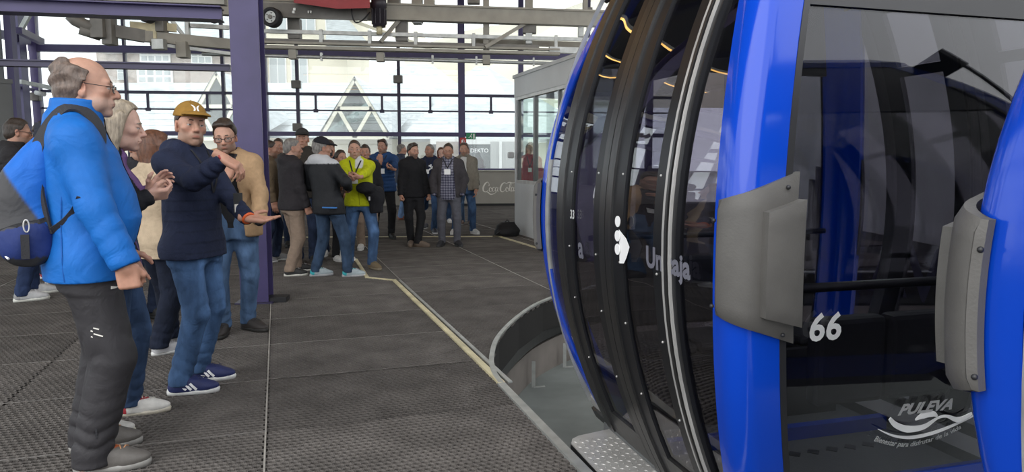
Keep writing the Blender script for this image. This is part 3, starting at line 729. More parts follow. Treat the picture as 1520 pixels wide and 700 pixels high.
    # ---- shirt and jacket
    def garment(name, spec2, th, matname, under=False):
        hem = spec2.get('hem', .86); wj = wob(seed + 30 + len(name), 9); puff = spec2.get('puffer'); flare = spec2.get('flare', 0)
        rr = [(z, max(a, .166 if z < .95 and not under else 0) + (flare * max(0, 1.08 - z) / .25), max(b, .122 if z < .95 and not under else 0) + (flare * max(0, 1.08 - z) / .25), c) for z, a, b, c in rows]
        if hem < .80: rr = [(hem - .02, rr[0][1] + .02, rr[0][2] + .022, 0)] + rr
        dsp = (lambda x, y, z: .013 * s * (np.abs(np.sin(math.pi * z / (puff * s) + .25 * np.sin(9 * x))) ** .7 * -1 + .6)) if puff else None
        g = Grid((-.55 * s, -.5 * s, (hem - .03) * s), (.55 * s, .62 * s, 1.6 * s), vb)
        g.add(loft(tor(th, rr), 2.25, dsp))
        for S, E, W, *_ in arms.values():
            r0, r1, r2 = spec2.get('sleeve', (.059, .053, .041)); cl = W + (E - W) * spec2.get('cuff', .03)
            if under: cl = E + (S - E) * .2 if spec2.get('short') else cl
            fk = spec2.get('fold', 1.0); fd_ = (.006 * s * fk, 75 / s, seed, 1.0, .45)
            if puff: fd_ = (.008 * s, 2 * math.pi / (puff * s), seed, .5, 5)
            g.add(cap(S + np.array([0, 0, -.004]), E, (r0 + th - .02) * s, (r1 + th - .02) * s, fold=fd_), .05 * s)
            fd2 = (.006 * s * fk, 85 / s, seed + 2, .5, .6) if not puff else fd_
            if not spec2.get('short'): g.add(cap(E, cl, (r1 + th - .02) * s, (r2 + th - .02) * s, fold=fd2), .02 * s)
            neckp = up((0, -.02, 1.475)); g.add(cap(S, neckp, (.044 + th) * s, (.034 + th) * s), .06 * s)
        def sleeve_end(c, dr, r):
            def f(x, y, z):
                px, py, pz = x - c[0], y - c[1], z - c[2]; return np.maximum(-(px * dr[0] + py * dr[1] + pz * dr[2]), np.sqrt(px * px + py * py + pz * pz) - r)
            return f, c - r, c + r
        if not under:
            for S, E, W, *_ in arms.values():
                dr = (W - E) / np.linalg.norm(W - E); g.add(sleeve_end(W + dr * .004 * s, dr, .085 * s), .006, sub=True)
            for H, K, *_ in legs: g.add(cap(H, H + (K - H) * .35, (.104 * (1 + .3 * (lw - 1)) + .016) * s, (.100 * (1 + .3 * (lw - 1)) + .014) * s), .05 * s)
        cy0 = off(1.5)[1]; cx0 = off(1.5)[0]
        co = spec2.get('collar', 'stand'); ctr = np.array([cx0 * s, (cy0 - .012) * s, 0])
        hfw = P.get('hfwd', .02)
        if co in ('stand', 'high'):
            zt = (1.535 if co == 'stand' else 1.575) * s + spec2.get('cz', 0); a = (.066 + th) * s
            g.add(loft([(1.43 * s, ctr[0], ctr[1], a * 1.15, a * 1.15), (1.48 * s, ctr[0], ctr[1] + .2 * hfw * s, a * .98, a * 1.02), (zt, ctr[0], ctr[1] + .7 * hfw * s, a * .95, a * 1.05)], 2.0), .025 * s)
            g.add(loft([(1.47 * s, ctr[0], ctr[1] + .3 * hfw * s, a - .024 * s, a - .022 * s), (zt + .02, ctr[0], ctr[1] + .8 * hfw * s, a - .021 * s, a * 1.05 - .021 * s)], 2.0), .008, sub=True)
        if co == 'hood':
            g.add(ell(ctr + np.array([0, -.075 * s, 1.475 * s]), np.array([.125, .070, .075]) * s), .03 * s)
            g.add(cap(ctr + np.array([-.092, .0, 1.495]) * np.array([s, s, s]), ctr + np.array([-.035, .085, 1.42]) * np.array([s, s, s]), .042 * s, .034 * s), .03 * s)
            g.add(cap(ctr + np.array([.092, .0, 1.495]) * np.array([s, s, s]), ctr + np.array([.035, .085, 1.42]) * np.array([s, s, s]), .042 * s, .034 * s), .03 * s)
            g.add(ell(ctr + np.array([0, .01 * s, 1.54 * s]), np.array([.066, .078, .07]) * s), .012 * s, sub=True)
        if co == 'fold':
            for sx in (-1, 1):
                g.add(cap(ctr + np.array([sx * .062, -.035, 1.515]) * s * np.array([1, 1, 1]), ctr + np.array([sx * .055, .075, 1.455]) * s, .022 * s, .024 * s), .015 * s)
            g.add(cap(ctr + np.array([-.06, -.04, 1.515]) * s, ctr + np.array([.06, -.04, 1.515]) * s, .024 * s), .02 * s)
            g.add(ell(ctr + np.array([0, .015 * s, 1.53 * s]), np.array([.060, .070, .06]) * s), .008 * s, sub=True)
        if not puff:
            am = spec2.get('wr', .0045); g.disp(lambda x, y, z: am * s * wj(x, y, z * 1.6))
        g.cut(lambda x, y, z: hem * s + spec2.get('hemdip', 0) * y - z + 0 * x)
        if spec2.get('open'):
            w0, w1, wz = spec2['open'] if len(spec2['open']) == 3 else (*spec2['open'], 1.5)
            def wedge(x, y, z):
                xr = (x - lx * s * np.clip((z / s - .95) / .48, 0, 2)) * ct + y * st * 0; yr = -x * st + y * ct
                t = np.clip((wz - z / s) / (wz - hem), 0, 1); ww = (w0 + (w1 - w0) * t) * s
                return -np.maximum(np.maximum(np.abs(xr) - ww, -yr + .0), z - (wz + .04) * s)
            g.cut(wedge, .012)
        V, Q = g.mesh(); C = np.tile(np.array(spec2['col'], float), (len(V), 1))
        if spec2.get('colf'): C = spec2['colf'](V / s, C)
        return soft_obj(name, V, Q, C, M[matname], root), g
    gsh = None
    if P['shirt']: osh, gsh = garment('shirt', P['shirt'], P['shirt'].get('th', .010), P['shirt'].get('mat', 'cloth'), True)
    ojk = gj = None
    if P['top']: ojk, gj = garment(P['top'].get('name', 'jacket'), P['top'], P['top'].get('th', .026), P['top'].get('mat', 'cloth'))
    if P['top'] and P['top'].get('zip') is not None:
        pts = []; nn = []
        zs = np.linspace(P['top'].get('hem', .86) + .02, P['top'].get('ziptop', 1.50), 14); x0 = P['top'].get('zipx', 0)
        for z in zs:
            o = off(z); t = tw * min(max((z - .95) / .4, 0), 1); x = (x0 + o[0]) * s - math.sin(t) * .13 * s
            pts.append((x, gj.surf(x, z * s) + .001, z * s)); nn.append(Vector((0, 1, 0)))
        ob = MB().ribbon(pts, nn, .012 * s, .005).build('zipper', M['cloth'], ojk); set_col(ob.data, P['top']['zip'])
    ld = P.get('lanyard')
    if ld:
        gs = [q for q in (gj, gsh) if q is not None]; ribs = MB(); xb = ld.get('x', 0.0); zb = ld.get('z', 1.16)
        sf = lambda x, z: max(q.surf(x, z) for q in gs) + .006
        for sx in (-1, 1):
            pts = []
            for t in np.linspace(0, 1, 9):
                x = (sx * .075 * (1 - t) + xb * t) * s; z = (1.475 + (zb + .06 - 1.475) * t) * s; o = off(z / s); x += o[0] * s - math.sin(tw) * .12 * s; pts.append((x, sf(x, z), z))
            pts = [(sx * .075 * s + off(1.5)[0] * s, -.03 * s, 1.52 * s)] + pts
            ribs.ribbon(pts, Vector((0, 1, 0)), (.014 if near else .018) * s, .002)
        lo = ribs.build('lanyard', M['cloth'], root); set_col(lo.data, ld.get('col', (.03, .03, .035)))
        xx = (xb + off(zb)[0]) * s - math.sin(tw) * .12 * s; yy = sf(xx, zb * s) + .004; a, b = ld.get('size', (.075, .10))
        Mb = Matrix.Translation((xx, yy, zb * s)) @ Matrix.Rotation(tw * .6, 4, 'Z')
        bo = MB().box((-a / 2, 0, -b / 2), (a / 2, .004, b / 2), Mb).build('badge', M['white'] if not ld.get('dark') else M['black'], root)
        if near: MB().box((-a / 2 + .004, .0042, -b / 2 + .006), (a / 2 - .004, .0052, b * (.5 if not ld.get('dark') else .0) - .006), Mb).build('badge_card', ld.get('mat', M['white']), bo)
    root['_'] = 0; del root['_']
    return root, dict(s=s, hs=hs, HT=HT, Rh=Rh, arms=arms, gj=gj, gsh=gsh, gp=gp, ojk=ojk, tro=to, up=up, off=off)

# ------------------------------------------------------------------ the station: floor, pit, glazing, ceiling
TH = math.radians(18.25)
BX = np.array([math.cos(TH), math.sin(TH)]); AX = np.array([math.sin(TH), -math.cos(TH)])   # along a mat's length / towards the camera
PIT = [(1.75, -1.43), (.336, 3.09), (-.064, 4.363), (-.118, 4.62), (-.14, 4.98), (-.105, 5.55), (.06, 6.3), (.31, 7.0), (.75, 7.68), (1.4, 8.25), (2.3, 8.68), (3.6, 8.9), (7.2, 8.95), (7.2, -1.43)]
def in_poly(X, Y, poly):
    r = np.zeros(np.shape(X), bool); n = len(poly)
    for i in range(n):
        (x0, y0), (x1, y1) = poly[i], poly[(i + 1) % n]
        c = ((y0 > Y) != (y1 > Y)) & (X < (x1 - x0) * (Y - y0) / (y1 - y0 + 1e-12) + x0); r ^= c
    return r
_nt = M['rubber_mat'].node_tree; _b = _nt.nodes['Principled BSDF']; _src = _b.inputs['Base Color'].links[0].from_socket
_oi = _nt.nodes.new('ShaderNodeObjectInfo'); _mr = _nt.nodes.new('ShaderNodeMapRange'); _mr.inputs['To Min'].default_value = .84; _mr.inputs['To Max'].default_value = 1.14
_sc = _nt.nodes.new('ShaderNodeVectorMath'); _sc.operation = 'SCALE'
_nt.links.new(_oi.outputs['Random'], _mr.inputs['Value']); _nt.links.new(_src, _sc.inputs[0]); _nt.links.new(_mr.outputs['Result'], _sc.inputs['Scale']); _nt.links.new(_sc.outputs['Vector'], _b.inputs['Base Color'])

# sub-floor slab with the pit left out
def slab_obj():
    bm = bmesh.new(); pts = [(-16, 25), (-16, -6), (1.75 + 1.0, -6), (1.75, -1.43)] + PIT[1:13] + [(7.2, 25)]
    vs = [bm.verts.new((x, y, -.019)) for x, y in pts]; f = bm.faces.new(vs); r = bmesh.ops.extrude_face_region(bm, geom=[f])
    for v in [e for e in r['geom'] if isinstance(e, bmesh.types.BMVert)]: v.co.z = -.30
    bmesh.ops.recalc_face_normals(bm, faces=bm.faces); bmesh.ops.triangulate(bm, faces=bm.faces)
    me = bpy.data.meshes.new('floor'); bm.to_mesh(me); bm.free(); me.materials.append(M['slab']); return link(bpy.data.objects.new('floor', me))
floor = structure(slab_obj(), 'black ribbed rubber matting over a dark slab')
ML, MD = 1.45, .925; NB, NA = 38, 24
pb, pa = (ML - .012) / NB, (MD - .010) / NA
def mat_mesh(keep=None):
    """perforated rubber mat: one ring of rubber around each staggered oval hole"""
    ib, ia = np.meshgrid(np.arange(NB), np.arange(NA), indexing='ij'); ib, ia = ib.ravel(), ia.ravel()
    cx = -ML / 2 + .006 + (ib + .5) * pb + np.where(ia % 2 == 1, pb * .2, -pb * .2); cy = -MD / 2 + .005 + (ia + .5) * pa
    if keep is not None: cx, cy = cx[keep(cx, cy)], cy[keep(cx, cy)]
    n = len(cx); ang = np.arange(8) * math.pi / 4
    outx = np.array([1, 1, 0, -1, -1, -1, 0, 1]) * pb / 2; outy = np.array([0, 1, 1, 1, 0, -1, -1, -1]) * pa / 2
    hx, hy = np.cos(ang) * pb * .42, np.sin(ang) * pa * .415
    V = np.zeros((n, 32, 3))
    V[:, 0:8, 0] = cx[:, None] + outx; V[:, 0:8, 1] = cy[:, None] + outy; V[:, 0:8, 2] = -.0022
    V[:, 8:16, 0] = cx[:, None] + hx * 1.12; V[:, 8:16, 1] = cy[:, None] + hy * 1.12; V[:, 8:16, 2] = .001
    V[:, 16:24, 0] = cx[:, None] + hx * .94; V[:, 16:24, 1] = cy[:, None] + hy * .94; V[:, 16:24, 2] = -.002
    V[:, 24:32, 0] = cx[:, None] + hx * .9; V[:, 24:32, 1] = cy[:, None] + hy * .9; V[:, 24:32, 2] = -.0185
    k = np.arange(8); k2 = (k + 1) % 8; f = np.concatenate([np.stack([k + o, k2 + o, k2 + o + 8, k + o + 8], 1) for o in (0, 8, 16)])
    Q = (f[None] + (np.arange(n) * 32)[:, None, None]).reshape(-1, 4); Vf = V.reshape(-1, 3)
    if keep is None:
        b0 = len(Vf); ex = []
        for y0, y1 in ((-MD / 2 + .001, -MD / 2 + .009), (MD / 2 - .009, MD / 2 - .001)): ex += [(-ML / 2, y0, .0022), (ML / 2, y0, .0022), (ML / 2, y1, .0022), (-ML / 2, y1, .0022)]
        Vf = np.concatenate([Vf, np.array(ex)]); Q = np.concatenate([Q, np.array([[b0, b0 + 1, b0 + 2, b0 + 3], [b0 + 4, b0 + 5, b0 + 6, b0 + 7]])])
    me = mesh_np('mat', Vf, Q); me.materials.append(M['rubber_mat']); me.materials.append(M['mat_edge'])
    if keep is None: me.polygons[len(me.polygons) - 1].material_index = 1; me.polygons[len(me.polygons) - 2].material_index = 1
    return me
mat_me = mat_mesh()
B0, S0 = -.10, 3.80; rm = random.Random(3); nm = 0
for i in range(-16, 12):
    for j in range(-5, 26):
        bc = B0 + (i + .5) * ML; scn = S0 + (j + .5) * MD
        c = bc * BX - scn * AX
        if not (-15 < c[0] < 6.5 and .6 < c[1] < 23.0): continue
        if c[0] < -.80 * c[1] - 1.6: continue
        if c[0] > 2.0 and c[1] < 9.0: continue
        if c[0] > .38 * c[1] + 1.2: continue
        tx = np.array([-.7, 0, .7, -.7, 0, .7, -.7, 0, .7]); ty = np.array([-.45, -.45, -.45, 0, 0, 0, .45, .45, .45])
        wx = lambda x, y: c[0] + x * BX[0] - y * AX[0] * 1.0; wy = lambda x, y: c[1] + x * BX[1] - y * AX[1] * 1.0
        ins = in_poly(wx(tx, ty), wy(tx, ty), PIT)
        if ins.all(): continue
        if ins.any():
            me = mat_mesh(lambda x, y: ~in_poly(wx(x, y), wy(x, y), PIT))
        else: me = mat_me
        o = bpy.data.objects.new('rubber_mat', me); link(o, floor); o.location = (c[0], c[1], rm.uniform(-.0012, .0008)); o.rotation_euler = (0, 0, TH); nm += 1
print('mats', nm)
def pt2(b, s, z=.001): p = b * BX - s * AX; return (p[0], p[1], z)
for b, s0, s1 in ((B0, 1.9, 9.3), (B0 + ML, 4.4, 14), (B0 + 2 * ML, 7.0, 15.5), (B0 - 2 * ML, 4.5, 14), (B0 + 3 * ML, 11.5, 20), (B0 + ML, 14.5, 21), (B0 - ML, 9, 20)):
    MB().bar(pt2(b, s0), pt2(b, s1), .009, .005).build('seam_strip', M['seam'], floor)
def strip(name, pts, w, h, m, parent=floor, z=.004):
    for a, b in zip(pts[:-1], pts[1:]): MB().bar((*a, z), (*b, z), w, h).build(name, m, parent, bevel=.002)
strip('edge_angle', [(-1.394, 8.292), (-.064, 4.363)], .045, .022, M['yellow']); strip('edge_angle', [(-1.752, 8.488), (-2.24, 10.087)], .045, .022, M['yellow'])
strip('edge_angle', [(-1.752, 8.488), (-1.394, 8.292)], .03, .016, M['yellow'])
strip('edge_angle', [(-4.4, 13.05), (-.239, 13.2)], .04, .02, M['yellow']); strip('edge_angle', [(-.239, 13.2), (.434, 11.348), (.9, 10.0)], .06, .02, M['yellow'])
strip('edge_lip', [(-1.33, 8.30), (-.01, 4.39)], .03, .012, M['galv'])
# pit
pit = structure(bpy.data.objects.new('floor_pit', None)); link(pit); pit['label'] = 'sunken concrete guideway under the cabins'
MB().box((-1.5, -2, -.86), (8, 10.2, -.76)).build('pit_slab', M['pit_floor'], pit)
pts = [Vector((x, y, 0)) for x, y in PIT[1:13]]
def smooth_path(pts, n=8):
    out = []
    for i in range(len(pts) - 1):
        p0 = pts[max(i - 1, 0)]; p1 = pts[i]; p2 = pts[i + 1]; p3 = pts[min(i + 2, len(pts) - 1)]
        for k in range(n):
            t = k / n; out.append(.5 * ((2 * p1) + (p2 - p0) * t + (2 * p0 - 5 * p1 + 4 * p2 - p3) * t * t + (3 * p1 - p0 - 3 * p2 + p3) * t ** 3))
    return out + [pts[-1]]
curve = smooth_path([Vector(p) for p in pts[1:]])
def wallstrip(name, path, z0, z1, off, th, m):
    V = []; P = []; n = len(path)
    for i, p in enumerate(path):
        t = (path[min(i + 1, n - 1)] - path[max(i - 1, 0)]).normalized(); nn = Vector((t.y, -t.x, 0))
        for o, z in ((off, z0), (off + th, z0), (off + th, z1), (off, z1)): V.append((p.x + nn.x * o, p.y + nn.y * o, z))
    for i in range(n - 1):
        for k in range(4): P.append((i * 4 + k, i * 4 + (k + 1) % 4, i * 4 + 4 + (k + 1) % 4, i * 4 + 4 + k))
    P += [(3, 2, 1, 0), ((n - 1) * 4, (n - 1) * 4 + 1, (n - 1) * 4 + 2, (n - 1) * 4 + 3)]
    o = MB().add(V, P, False).build(name, m, pit); return o
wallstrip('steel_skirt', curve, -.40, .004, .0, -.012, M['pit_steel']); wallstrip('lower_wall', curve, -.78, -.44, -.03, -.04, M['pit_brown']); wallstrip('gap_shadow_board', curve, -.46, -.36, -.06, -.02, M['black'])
wallstrip('rim', curve, .0, .016, .012, -.035, M['galv'])
straight = [Vector((1.75, -1.43, 0)), Vector((.336, 3.09, 0)), Vector((-.064, 4.363, 0))]
wallstrip('platform_wall', straight, -.78, -.02, 0.0, -.05, M['pit_brown']); wallstrip('platform_edge', straight, -.05, .012, .02, -.05, M['galv'])
for px, py in ((792, 575), (838, 545)):
    p = floor_at(px, py, -.76); b = MB(); b.bar((p[0], p[1], -.76), (p[0], p[1], -.50), .035, .006, (0, 1, 0)); b.bar((p[0], p[1], -.755), (p[0] + .11, p[1] + .03, -.755), .03, .006); b.build('angle_bracket', M['galv'], pit)
# back glazing
WL = at(70, 300, 21.5)[:2]; WR = at(772, 300, 23.2)[:2]; WD = (WR - WL) / np.linalg.norm(WR - WL); WN = np.array([WD[1], -WD[0]])
def wall_s(px):
    """position along the back wall seen at pixel column px (at eye height)"""
    k = (px - 760) / (F * math.cos(PITCH)); return (k * WL[1] - WL[0]) / (WD[0] - k * WD[1])
def wp(s, z, o=0.0): p = WL + WD * s + WN * o; return Vector((p[0], p[1], z))
win = structure(bpy.data.objects.new('window_1', None)); link(win); win['label'] = 'tall purple-framed glazing of the back wall'
SE = wall_s(1010)
mull = [(70, .22, .2, 'purple'), (200, .07, .14, 'purple_dark'), (341, .09, .14, 'purple_dark'), (400, .20, .2, 'purple'), (448.5, .10, .14, 'purple_dark'), (595.5, .10, .14, 'purple_dark'), (686.5, .21, .22, 'purple'), (772.5, .16, .16, 'purple'), (870, .10, .14, 'purple_dark'), (960, .2, .2, 'purple')]
ms = []
for px, w, d, m in mull:
    s = wall_s(px); ms.append(s); MB().bar(wp(s, 0), wp(s, 7.0), w, d, (WN[0], WN[1], 0)).build('mullion', M[m], win)
for z, h, d, m in ((1.12, .10, .18, 'purple'), (2.25, .13, .16, 'purple'), (2.98, .045, .06, 'purple_dark'), (3.48, .085, .10, 'purple_dark'), (4.74, .21, .18, 'purple'), (6.9, .25, .2, 'purple')):
    MB().bar(wp(-.2, z), wp(SE, z), d, h).build('transom', M[m], win)
zr = [1.12, 2.25, 3.48, 4.74, 6.9]; ss = ms + [SE]
for i in range(len(ss) - 1):
    for j in range(len(zr) - 1):
        a, b = ss[i], ss[i + 1]; m = MB(); V = [wp(a, zr[j], .01), wp(b, zr[j], .01), wp(b, zr[j + 1], .01), wp(a, zr[j + 1], .01), wp(a, zr[j], -.01), wp(b, zr[j], -.01), wp(b, zr[j + 1], -.01), wp(a, zr[j + 1], -.01)]
        m.add(V, [(0, 1, 2, 3), (7, 6, 5, 4), (0, 4, 5, 1), (1, 5, 6, 2), (2, 6, 7, 3), (3, 7, 4, 0)]).build('pane', M['pane'], win)
for px in (232, 318, 475, 571, 641, 729):
    s = wall_s(px); b = MB(); b.bar(wp(s, 3.46, .10), wp(s, 2.92, .10), .07, .05, (WN[0], WN[1], 0)); b.bar(wp(s - .07, 2.96, .11), wp(s + .07, 2.96, .11), .05, .10); b.build('opener_rod', M['purple_dark'], win)
for px, z in ((448, 3.75), (595, 3.95), (448, 2.45), (71, 3.3)):
    s = wall_s(px); MB().box((-.14, -.08, -.12), (.14, .08, .12), Matrix.Translation(wp(s, z, .15))).build('opener_motor', M['rail_dark'], win, bevel=.02)
wb = MB(); wb.bar(wp(-.3, .52), wp(SE, .52), .25, 1.10); structure(wb.build('wall_back', M['counter'])); MB()
# left return of the glazing and a solid grey wall nearer the camera
wl = structure(bpy.data.objects.new('window_2', None)); link(wl); wl['label'] = 'side glazing in purple frames'
xl = WL[0] - .1
for y, w in ((20.9, .30), (19.0, .34), (16.0, .3), (12.5, .3), (8.0, .3), (3.5, .3), (-1, .3)):
    MB().bar((xl, y, 0), (xl, y, 7), .22, w, (0, 1, 0)).build('mullion', M['purple'], wl)
for z, h in ((1.0, .12), (2.25, .12), (3.5, .08), (4.9, .22), (6.9, .25)):
    MB().bar((xl, -1, z), (xl, 21.3, z), .16, h).build('transom', M['purple'], wl)
yy = [-1, 3.5, 8.0, 12.5, 16.0, 19.0, 20.9]
for a, b in zip(yy[:-1], yy[1:]):
    for z0, z1 in ((.2, 2.25), (2.25, 4.9), (4.9, 6.9)): MB().box((xl - .01, a, z0), (xl + .01, b, z1)).build('pane', M['pane'], wl)
MB().bar(at(28, 45, 18.2), at(62, 62, 19.6), .14, .16).build('brace', M['purple'], wl); MB().bar(at(30, 46, 18.5), at(44, 20, 18.5), .1, .1).build('brace', M['galv'], wl)
MB().bar(at(30, 121, 18.2), at(80, 131, 19.2), .08, .10).build('strut', M['galv'], wl)
wlow = structure(MB().box((xl - .12, -1, -.1), (xl + .12, 21.4, .30)).build('wall_left', M['dark_panel'], None), 'low grey wall under the side glazing')
p0 = at(-60, 300, 12.4); p1 = at(33, 300, 13.2)
kp = thing('partition', 'tall grey partition with pale upper panel and dark lower panel at the left edge', 'partition', (float(p0[0]), float(p0[1]), 0))
dx, dy = float(p1[0] - p0[0]), float(p1[1] - p0[1])
MB().bar((0, 0, 1.4), (dx, dy, 1.4), .08, 2.8).build('lower_panel', M['dark_panel'], kp); MB().bar((0, 0, 4.2), (dx - .18, dy, 4.2), .07, 2.7).build('upper_panel', M['grey_panel'], kp)
MB().bar((dx, dy, 0), (dx, dy, 5.6), .13, .13, (0, 1, 0)).build('corner_post', M['purple'], kp); MB().bar((0, 0, 2.84), (dx, dy, 2.84), .12, .08).build('rail', M['dark_panel'], kp)
cw = thing('security_camera', 'small white camera on the strut of the side glazing', 'camera', tuple(at(60, 139, 18.72)))
MB().tube([(-.12, 0, .03), (.14, -.05, -.02)], [.055, .06], 12).build('housing', M['white_panel'], cw); MB().tube([(-.02, 0, .04), (-.03, .03, .22)], .02, 8).build('mount', M['white_panel'], cw)
# purple column and the cross beams it carries
cp = floor_at(378, 450); CX, CY = float(cp[0]), float(cp[1])
col = structure(bpy.data.objects.new('column', None), 'purple steel column'); link(col); col.location = (CX, CY, 0); col.rotation_euler = (0, 0, math.radians(6))
MB().box((-.135, 0, 0), (.135, .016, 7)).build('front_flange', M['purple'], col); MB().box((-.012, .016, 0), (.012, .204, 7)).build('web', M['purple'], col); MB().box((-.135, .204, 0), (.135, .22, 7)).build('rear_flange', M['purple'], col)
MB().box((.012, .06, 0), (.055, .16, 2.6)).build('cable_duct', M['dark_alu'], col); MB().box((-.18, -.05, 0), (.18, .27, .015)).build('base_plate', M['purple_dark'], col)
MB().box((.03, .02, 0), (.30, .20, .05)).build('cable_cover', M['black'], col)
for (l, r, z, h, w, m) in (((0, 10, 6.62), (330, 22, 7.0), 2.80, .125, .2, 'purple'), ((0, 93, 6.62), (342, 102, 7.0), 2.295, .062, .09, 'purple_dark')):
    a = at(*l); b = at(*r); a[2] = b[2] = z; a = b + (a - b) * 2.2; o = MB().ibeam(tuple(a), tuple(b), w, h, .012, .05).build('beam', M[m]); structure(o, 'purple cross beam tied to the column')
a = at(250, -2, 7.2); b = at(335, 1, 7.25); structure(MB().bar(tuple(b + (a - b) * 4), tuple(b), .1, .09).build('beam', M['rail']), 'grey channel above the purple beam')
# ceiling with light strips, side wall
ceil = structure(MB().box((-14.6, 1.0, 7.05), (3.4, 24.5, 7.25)).build('ceiling', M['ceiling']), 'dark station ceiling')
for x in range(-13, 3, 3): MB().bar((x, 1.0, 6.93), (x + .6, 24, 6.93), .18, .24).build('ceiling_beam', M['purple_dark'], ceil)
for (x0, y0, x1, y1, z, lab) in ((-7, 8.2, 1.5, 9.6, 5.0, 'warm LED strip hung under the ceiling, second from the boarding edge'), (-7, 10.8, 1.5, 12.2, 5.4, 'warm LED strip hung under the ceiling, middle one of five'), (-6.5, 13.6, 1.8, 15.0, 5.9, 'warm LED strip hung under the ceiling, second from the back glazing'), (-6, 16.6, 2.0, 18.0, 6.4, 'warm LED strip hung under the ceiling, closest to the back glazing'), (-7, 5.6, -.8, 6.8, 5.4, 'warm LED strip hung under the ceiling, closest to the boarding edge')):
    t = thing('light_strip', lab, 'ceiling light', ((x0 + x1) / 2, (y0 + y1) / 2, z), math.atan2(y1 - y0, x1 - x0), 'ceiling light strips'); L = math.hypot(x1 - x0, y1 - y0)
    MB().box((-L / 2, -.04, 0), (L / 2, .04, .05)).build('housing', M['galv'], t); MB().box((-L / 2 + .03, -.028, -.012), (L / 2 - .03, .028, 0)).build('diffuser', M['led'], t)
    for sx in (-.35, .35): MB().tube([(sx * L, 0, .05), (sx * L, 0, 7.05 - z)], .006, 6).build('hanger', M['galv'], t)
structure(MB().box((7.2, 2.6, -.8), (7.4, 24.5, 7.05)).build('wall_right', M['white_panel']), 'plain grey wall beyond the cabins')
# ------------------------------------------------------------------ overhead conveyor machinery
rb = thing('conveyor_rail', 'long beige overhead rail of the conveyor, hung above the boarding floor', 'rail', (0, 12, 0))
def P12(px, py, Y): p = at(px, py, Y); return (float(p[0]), float(p[1]) - 12, float(p[2]))
def along(px, y0=12.0, y1=12.9): return y0 + (y1 - y0) * (px - 385) / 515
MB().ibeam(P12(200, 6, along(200)), P12(905, 28.5, along(905)), .18, .27, .03, .12).build('main_beam', M['rail'], rb)
MB().bar(P12(388, 14, 11.85), P12(545, 21, 12.1), .03, .22).build('splice_plate', M['rail_dark'], rb)
for px in (436, 437.5, 459, 461): MB().box((-.02, -.02, -.02), (.02, .02, .02), Matrix.Translation(P12(px, 14 if px % 1 else 18, 11.8))).build('bolt', M['galv'], rb)
m = MB(); m.add([P12(436, 4, 11.6), P12(500, 13, 11.7), P12(549, 12, 11.75), P12(549, -14, 11.75), P12(436, -14, 11.6), P12(436, 4, 11.9), P12(500, 13, 12.0), P12(549, 12, 12.05), P12(549, -14, 12.05), P12(436, -14, 11.9)],
    [(0, 1, 2, 3, 4), (9, 8, 7, 6, 5), (0, 5, 6, 1), (1, 6, 7, 2), (2, 7, 8, 3), (3, 8, 9, 4), (4, 9, 5, 0)]).build('red_fairing', M['red'], rb)
def blk(name, x0, y0, x1, y1, Y, d, m, parent=rb, bev=.01):
    a = P12(x0, y1, Y); b = P12(x1, y0, Y); return MB().box((a[0], a[1] - d / 2, a[2]), (b[0], b[1] + d / 2, b[2])).build(name, m, parent, bevel=bev)
for q in ((429, 28, 446, 58, 'rail_dark'), (612, -4, 627, 34, 'rail'), (613.5, 22, 626, 36, 'galv'), (630, -6, 645, 18, 'rail'), (588, 28, 605, 62, 'rail_dark'), (592, 42, 604, 60, 'galv'), (776, 36, 796, 50, 'rail_dark'), (780, 48, 790, 66, 'galv'), (694, -6, 712, 6, 'rail_dark'), (576, -4, 594, 12, 'rail_dark'), (717.5, -6, 726, 78, 'rail'), (779, -6, 791, 22, 'rail'), (865, -6, 872, 18, 'rail'), (870, 12, 879, 22, 'rail_dark'), (858, 38, 866, 56, 'galv')):
    blk('hanger_block', *q[:4], along(q[0]) + .1, .16, M[q[4]])
mt = thing('drive_motor', 'dark upright drive motor hanging below the beige rail', 'motor', tuple(at(563, 40, 12.05)))
MB().tube([(0, 0, .03), (0, 0, 0.0), (0, 0, .30), (0, 0, .31), (0, 0, .46)], [.09, .105, .105, .125, .125], 20).build('casing', M['dark_motor'], mt)
for k in range(10):
    a = k * .628; MB().box((.10, -.006, .04), (.125, .006, .28), Matrix.Rotation(a, 4, 'Z')).build('cooling_fin', M['dark_motor'], mt)
MB().box((-.14, -.12, .46), (.16, .12, .62)).build('terminal_box', M['black'], mt, bevel=.01); MB().tube([(0, 0, -.12), (0, 0, .03)], .05, 12).build('shaft', M['yellow'], mt)
cb = [P12(549, 18, 12), P12(538, 30, 11.9), P12(528, 33, 11.9), P12(523, 24, 11.9), P12(521, 5, 11.9)]
tag(MB().tube([(p[0], p[1] + 12, p[2]) for p in smooth_path([Vector(c) for c in cb], 6)], .012, 6).build('power_cable', M['black']), 'thin dark cable drooping beside the upright drive motor', 'cable')
